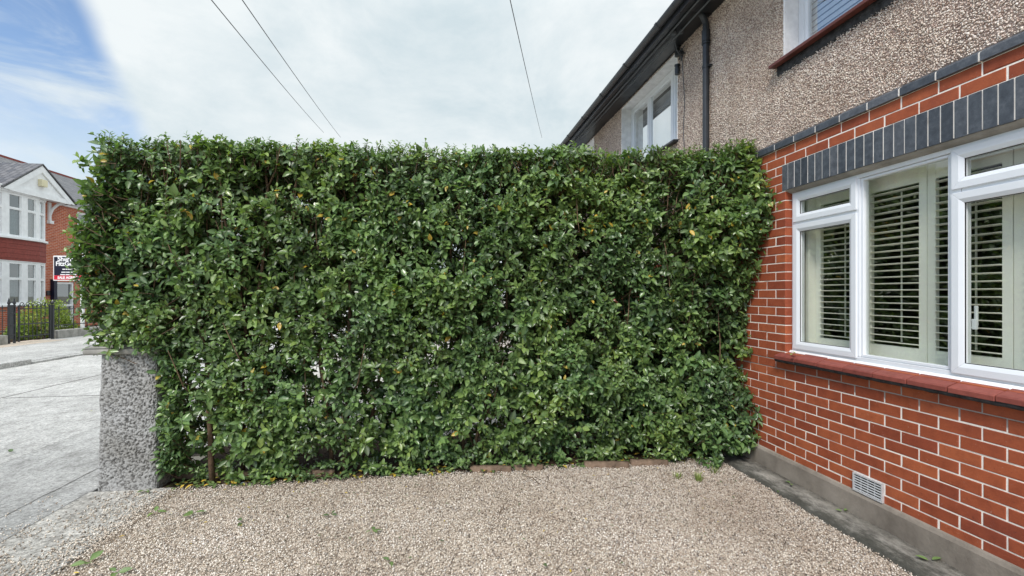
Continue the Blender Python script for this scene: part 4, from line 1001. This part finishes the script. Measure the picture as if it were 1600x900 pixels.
for z0, z1, zt in ((1.18, 2.96, 2.25), (3.97, 5.78, 5.15)):
    for (xa, ya), (xb, yb) in zip(bay, bay[1:]):
        d = Vector((xb - xa, yb - ya, 0)); l = d.length; d.normalize(); nrm = Vector((d.y, -d.x, 0))
        if nrm.x < 0: nrm = -nrm
        Mx = Matrix(((d.x, nrm.x, 0, xa), (d.y, nrm.y, 0, ya), (0, 0, 1, 0), (0, 0, 0, 1)))
        mb = MB(); e = .16 if l > .65 else .12
        for bx in ((0, e, -.1, 0, z0, z1), (l - e, l, -.1, 0, z0, z1), (e, l - e, -.1, -.005, z0, z0 + .09), (e, l - e, -.1, -.005, z1 - .09, z1), (e, l - e, -.1, -.002, zt - .05, zt + .05)): mb.box(*bx)
        for a, b_ in ((z0 + .09, zt - .05), (zt + .05, z1 - .09)):
            for bx in ((e, e + .04, -.09, -.03, a, b_), (l - e - .04, l - e, -.09, -.03, a, b_)): mb.box(*bx)
        mb.v = [tuple(Mx @ Vector(p)) for p in mb.v]; w = sub(mb.build("window", M["white_paint"]), far)
        mb = MB(); mb.box(e, l - e, -.062, -.056, z0 + .05, z1 - .05); mb.v = [tuple(Mx @ Vector(p)) for p in mb.v]; o = mb.build("pane", M["glass_far"]); o.parent = w
        mb = MB(); n = 26
        for i in range(n):
            u0, u1 = i / n * l, (i + 1) / n * l
            mb.add([(u0, -.17 + .02 * math.sin(i * 1.9), z0), (u1, -.17 + .02 * math.sin((i + 1) * 1.9), z0), (u1, -.17 + .02 * math.sin((i + 1) * 1.9), zt - .02), (u0, -.17 + .02 * math.sin(i * 1.9), zt - .02)], [(0, 1, 2, 3)])
        mb.v = [tuple(Mx @ Vector(p)) for p in mb.v]; o = mb.build("curtain", M["curtain"]); o.parent = w
# gable over the bay
gx0, gy0, gy1, gzb, gza = -17.3, 21.55, 25.15, 5.88, 7.22; gc = (gy0 + gy1) / 2
mb = MB(); mb.prism([(gy0 + .2, gzb + .02), (gy1 - .2, gzb + .02), (gc, gza - .1)], gx0 - .12, gx0 - .06, "x"); sub(mb.build("gable", M["white_paint"]), far)
mb = MB()
for s_, ye in ((1, gy0), (-1, gy1)):
    mb.prism([(ye - s_ * .05, gzb - .02), (ye + s_ * .30, gzb - .02), (gc, gza - .28), (gc, gza + .02)], gx0 - .05, gx0, "x")
mb.box(gx0 - .055, gx0 - .008, gy0 + .22, gy1 - .22, gzb - .05, gzb + .16)
sub(mb.build("bargeboard", M["white_paint"]), far)
mb = MB(); mb.box(gx0 - .06, gx0 + .10, gc - .17, gc + .15, 6.32, 6.62); sub(mb.build("alarm_box", M["cream_box"], bevel=.02), far)
mb = MB(); mb.box(-18.0, -17.36, gy0 + .05, gy1 - .02, 5.78 + .125, 5.95); mb.box(-17.5, -17.32, 17.5, gy0 - .06, 5.86, 6.02); mb.box(-18, -17.5, 17.5, gy0 - .06, 5.92, 5.96); mb.box(-18, -17.82, gy1 + .06, 33, 5.84, 5.96)
sub(mb.build("fascia", M["white_paint"], bevel=.01), far)
mb = MB()
for s_, ye in ((1, gy0), (-1, gy1)):
    mb.prism([(ye - s_ * .14, gzb - .01), (gc, gza + .05), (gc, gza + .11), (ye - s_ * .14, gzb + .05)], -23, gx0 + .03, "x")
mb.prism([(-17.42, 6.03), (-23.2, 8.95), (-28.5, 6.03), (-28.4, 5.95), (-23.2, 8.85), (-17.4, 5.97)], 17.5, gy0 + .3, "y"); mb.prism([(-17.8, 5.97), (-23.2, 8.95), (-28.5, 6.03), (-28.4, 5.95), (-23.2, 8.85), (-17.75, 5.92)], gy0 + .3, 36, "y")
sub(mb.build("roof", M["slate"]), far)
mb = MB(); mb.box(-23.25, -23.15, 17.5, 36, 8.92, 9.03); sub(mb.build("ridge_tile", M["terracotta"]), far)
# bracket under the gable overhang
mb = MB(); c0 = Vector((XH + .02, 24.62, 5.05)); pts = [c0 + Vector((.02, 0, -.1)), c0 + Vector((.03, 0, .2)), c0 + Vector((.10, .05, .5)), c0 + Vector((.28, .12, .74)), c0 + Vector((.60, .2, .86))]
mb.tube(pts, .06, 8); mb.box(XH, XH + .14, 24.52, 24.74, 4.88, 5.02); mb.box(XH, XH + .08, 24.56, 24.68, 5.0, 5.86); sub(mb.build("bracket", M["white_paint"]), far)
# door, its white frame, and the first floor window right of the bay
mb = MB(); lathe_frame(mb, XH - .2, XH - .03, 24.95, 26.15, .02, 2.2, .10); mb.box(XH - .2, XH - .04, 25.05, 26.05, 1.02, 1.12)
dr = sub(mb.build("door", M["white_paint"], bevel=.01), far)
o = pane("pane", XH - .12, 25.05, 26.05, .1, 2.1, dr, M["glass_far"]); 
mb = MB(); mb.box(XH - .3, XH - .25, 24.95, 26.15, 0, 2.2); sub(mb.build("door_lining", M["dark"]), far)
mb = MB(); mb.box(XH + .0, XH + .16, 24.72, 24.9, .0, 2.3); sub(mb.build("door_post", M["navy"]), far)
mb = MB(); mb.box(XH, XH + .06, 24.28 + .2, 24.6 + .05, 1.55, 1.78); sub(mb.build("letter_box", M["black_paint"], bevel=.01), far)
mb = MB(); lathe_frame(mb, XH - .15, XH - .04, 26.35, 27.6, 4.05, 5.75, .12); mb.box(XH - .15, XH - .045, 26.47, 27.48, 4.95, 5.05); mb.box(XH - .14, XH - .05, 26.94, 27.02, 4.17, 4.95)
w = sub(mb.build("window", M["white_paint"]), far); pane("pane", XH - .1, 26.45, 27.5, 4.15, 5.65, w, M["glass_far"])
mb = MB(); mb.box(XH - .3, XH - .22, 26.35, 27.6, 4.05, 5.75); o = mb.build("lining", M["dark"]); o.parent = w
mb = MB(); mb.box(XH - .02, XH + .1, 26.2, 27.75, 3.93, 4.05); o = mb.build("sill", M["white_paint"], bevel=.01); o.parent = w

# front boundary: gates, posts, railings, low wall
XB = -13.35
structure(sheet("front_garden", -18, -13.4, 10, 40, .0, M["soil"]))
structure(sheet("gravel_patch", -13.7, -12.6, 10, 18.1, .060, M["gravel_bed"]))
def bars(mb, y0, y1, z0, z1, pitch, arch=0.0, r_=.011, x=XB):
    n = max(2, int((y1 - y0) / pitch))
    for i in range(n + 1):
        y = y0 + (y1 - y0) * i / n; zt = z1 + arch * (1 - (2 * i / n - 1) ** 2)
        mb.tube([(x, y, z0), (x, y, zt)], r_, 6)
        mb.tube([(x, y, zt), (x, y, zt + .03), (x, y, zt + .06), (x, y, zt + .12)], [.010, .024, .018, .002], 6)
gate = thing("metal_gate", "black wrought iron driveway gate with arched bars and scrollwork across the road", "gate", loc=(XB, 17.6, .05))
mb = MB(); bars(mb, 17.15, 18.28, .12, 1.18, .155); sub(mb.build("bar_panel", M["black_paint"]), gate)
mb = MB()
for z in (.22, .62, 1.12): mb.box(XB - .012, XB + .012, 17.1, 18.32, z, z + .035)
for y in (17.1, 18.30): mb.box(XB - .02, XB + .02, y, y + .035, .08, 1.25)
sub(mb.build("gate_frame", M["black_paint"]), gate)
mb = MB()
for y in np.arange(17.22, 18.3, .21):
    mb.tube([(XB, y + .085 * math.cos(a) * (1 - a / 9), 1.27 + .085 * math.sin(a) * (1 - a / 9)) for a in np.linspace(0, 6.6, 14)], .011, 5)
sub(mb.build("scrollwork", M["black_paint"]), gate)
post = thing("gate_post", "broad black panelled iron gate post left of the driveway gate", "post", loc=(XB, 16.9, .05))
mb = MB()
for y in (16.77, 16.96): mb.box(XB - .03, XB + .03, y - .022, y + .022, .0, 1.27)
for z in (.30, .60, .98, 1.22): mb.box(XB - .03, XB + .03, 16.793, 16.937, z, z + .05)
sub(mb.build("frame", M["black_paint"], bevel=.006), post)
mb = MB(); mb.box(XB - .012, XB + .012, 16.793, 16.937, .2, 1.22); sub(mb.build("panel", M["black_plastic"]), post)
mb = MB()
for y in (16.77, 16.96): mb.tube([(XB, y, 1.27), (XB, y, 1.33), (XB, y, 1.38), (XB, y, 1.50)], [.02, .045, .03, .002], 8)
mb.tube([(XB, 16.865 + .08 * math.cos(a), 1.27 + .08 * math.sin(a)) for a in np.linspace(0, math.pi, 9)], .014, 6)
sub(mb.build("finial", M["black_paint"]), post)
post = thing("gate_post", "slim square black iron gate post beside the low concrete wall", "post", loc=(XB, 18.4, .05))
mb = MB(); mb.box(XB - .035, XB + .035, 18.39, 18.47, .0, 1.22); mb.box(XB - .048, XB + .048, 18.377, 18.483, 1.22, 1.25); sub(mb.build("shaft", M["black_paint"], bevel=.008), post)
mb = MB(); mb.tube([(XB, 18.43, 1.26), (XB, 18.43, 1.31), (XB, 18.43, 1.36), (XB, 18.43, 1.42)], [.03, .05, .035, .004], 10); sub(mb.build("finial", M["black_paint"]), post)
rail = thing("iron_railing", "black iron railing left of the broad gate post across the road", "railing", loc=(XB, 14.5, .05))
mb = MB(); bars(mb, 13.0, 16.55, .35, 1.16, .15); sub(mb.build("bar_panel", M["black_paint"]), rail)
mb = MB(); [mb.box(XB - .012, XB + .012, 12.9, 16.66, z, z + .03) for z in (.45, 1.08)]; sub(mb.build("rail", M["black_paint"]), rail)
rail = thing("iron_railing", "black iron railing standing on the low concrete wall by the shrub", "railing", loc=(XB, 21, .35))
mb = MB(); bars(mb, 18.7, 26, .34, 1.10, .62, 0, .014); sub(mb.build("bar_panel", M["black_paint"]), rail)
mb = MB(); [mb.box(XB - .012, XB + .012, 18.51, 26, z, z + .03) for z in (.5, 1.06)]; sub(mb.build("rail", M["black_paint"]), rail)
mb = MB(); mb.box(XB - .1, XB + .1, 18.54, 26, -.02, .34, jit=.01); tag(mb.build("garden_wall", M["wall_conc"], bevel=.02), "low rough concrete garden wall right of the slim gate post", "wall")
mb = MB(); mb.box(XB - .1, XB + .1, 10, 16.62, -.02, .34, jit=.01); tag(mb.build("garden_wall", M["wall_conc"], bevel=.02), "low concrete garden wall under the left railing across the road", "wall")
# shrub behind the gate
def far_shrub(c_, rx, ry, h, n, lab, seed):
    t_ = thing("shrub", lab, "shrub", loc=(c_[0], c_[1], 0)); r = np.random.default_rng(seed)
    u = r.normal(size=(n, 3)); u /= np.linalg.norm(u, axis=1, keepdims=True); u[:, 2] = np.abs(u[:, 2])
    lump = np.array([1 + .28 * mnoise.noise(Vector(a) * 2.6 + Vector((seed, 0, 0))) for a in u]); rad = lump * r.uniform(.72, 1.05, n)
    P = u * rad[:, None] * np.array([rx, ry, h]) + np.array([c_[0], c_[1], .08])
    D_ = u + r.normal(0, .7, (n, 3)); l_ = r.uniform(.05, .10, n)
    sub(leaves("foliage", P, D_, u + np.array([0, 0, .4]) + r.normal(0, .3, (n, 3)), l_, l_ * .45, np.clip(r.normal(.45, .25, n) + .2 * u[:, 2], 0, .93), M["shrub_leaf"], seed=seed), t_)
    for k in range(7):
        mb = MB(); a = k * .9; mb.tube([(c_[0], c_[1], 0), (c_[0] + rx * .4 * math.cos(a), c_[1] + ry * .4 * math.sin(a), h * .45), (c_[0] + rx * .7 * math.cos(a), c_[1] + ry * .7 * math.sin(a), h * .8)], [.03, .018, .006], 6)
        sub(mb.build("branch", M["twig"]), t_)
far_shrub((-14.2, 19.35), .6, 1.25, 1.22, 5200, "yellow green rounded shrub behind the driveway gate", 4)
far_shrub((-14.4, 17.0), .4, .5, .95, 1500, "dull green shrub behind the broad gate post", 9)
far_shrub((-14.2, 18.3), .35, .5, .5, 1300, "low weedy bush at the foot of the driveway gate", 14)
# estate agent's sign
sg = thing("sale_sign", "navy and red estate agent sign board with white lettering half hidden by the hedge", "sign")
DS = 17.6; c0 = at(107, 419, DS); sg.location = (c0.x, c0.y, 0); sg.rotation_euler[2] = -TH
def sput(o): o.parent = sg; return o
w_, h_ = 1.14, .94; zc = c0.z
mb = MB(); mb.box(-w_/2, w_/2, 0, .03, zc - h_/2, zc + h_/2); sput(mb.build("board", M["white_paint"]))
mb = MB(); mb.box(-w_/2 + .03, w_/2 - .03, -.006, -.001, zc - h_/2 + .20, zc + h_/2 - .045); sput(mb.build("panel", M["navy"]))
mb = MB(); mb.box(-w_/2 + .03, w_/2 - .03, -.006, -.001, zc - h_/2 + .035, zc - h_/2 + .195); sput(mb.build("panel", M["signred"]))
mb = MB(); mb.box(w_/2 - .16, w_/2 - .06, .035, .11, 0, zc + h_/2 + .1); sput(mb.build("post", M["white_paint"]))
M["letter"] = simple("letter_white", (.85, .86, .88), .5, .3, .02)
def text(s, x, z, size, align="CENTER", off=.006):
    cu = bpy.data.curves.new("lettering", "FONT"); cu.body = s; cu.size = size; cu.align_x = align; cu.extrude = .002; cu.offset = off; cu.materials.append(M["letter"])
    tmp = bpy.data.objects.new("lettering_curve", cu); COL.objects.link(tmp)
    me = bpy.data.meshes.new_from_object(tmp.evaluated_get(bpy.context.evaluated_depsgraph_get())); bpy.data.objects.remove(tmp)
    o = bpy.data.objects.new("lettering", me); link(o, sg); o.location = (x, -.009, z); o.rotation_euler = (math.radians(90), 0, 0)
text("Sherry", -.07, zc + .265, .25); text("FitzGerald", 0.02, zc + .09, .235)
text("SALE AGREED", 0, zc - h_/2 + .07, .13)
mb = MB()
for z, xs in ((zc - .06, [(-.22, -.12), (-.10, -.03), (-.01, .16)]), (zc - .17, [(-.26, -.10), (-.08, .16)]), (zc - .26, [(-.30, -.12), (-.10, .05), (.07, .30)])):
    for a, b_ in xs: mb.box(a, b_, -.010, -.0065, z, z + .035)
sput(mb.build("lettering", M["letter"]))
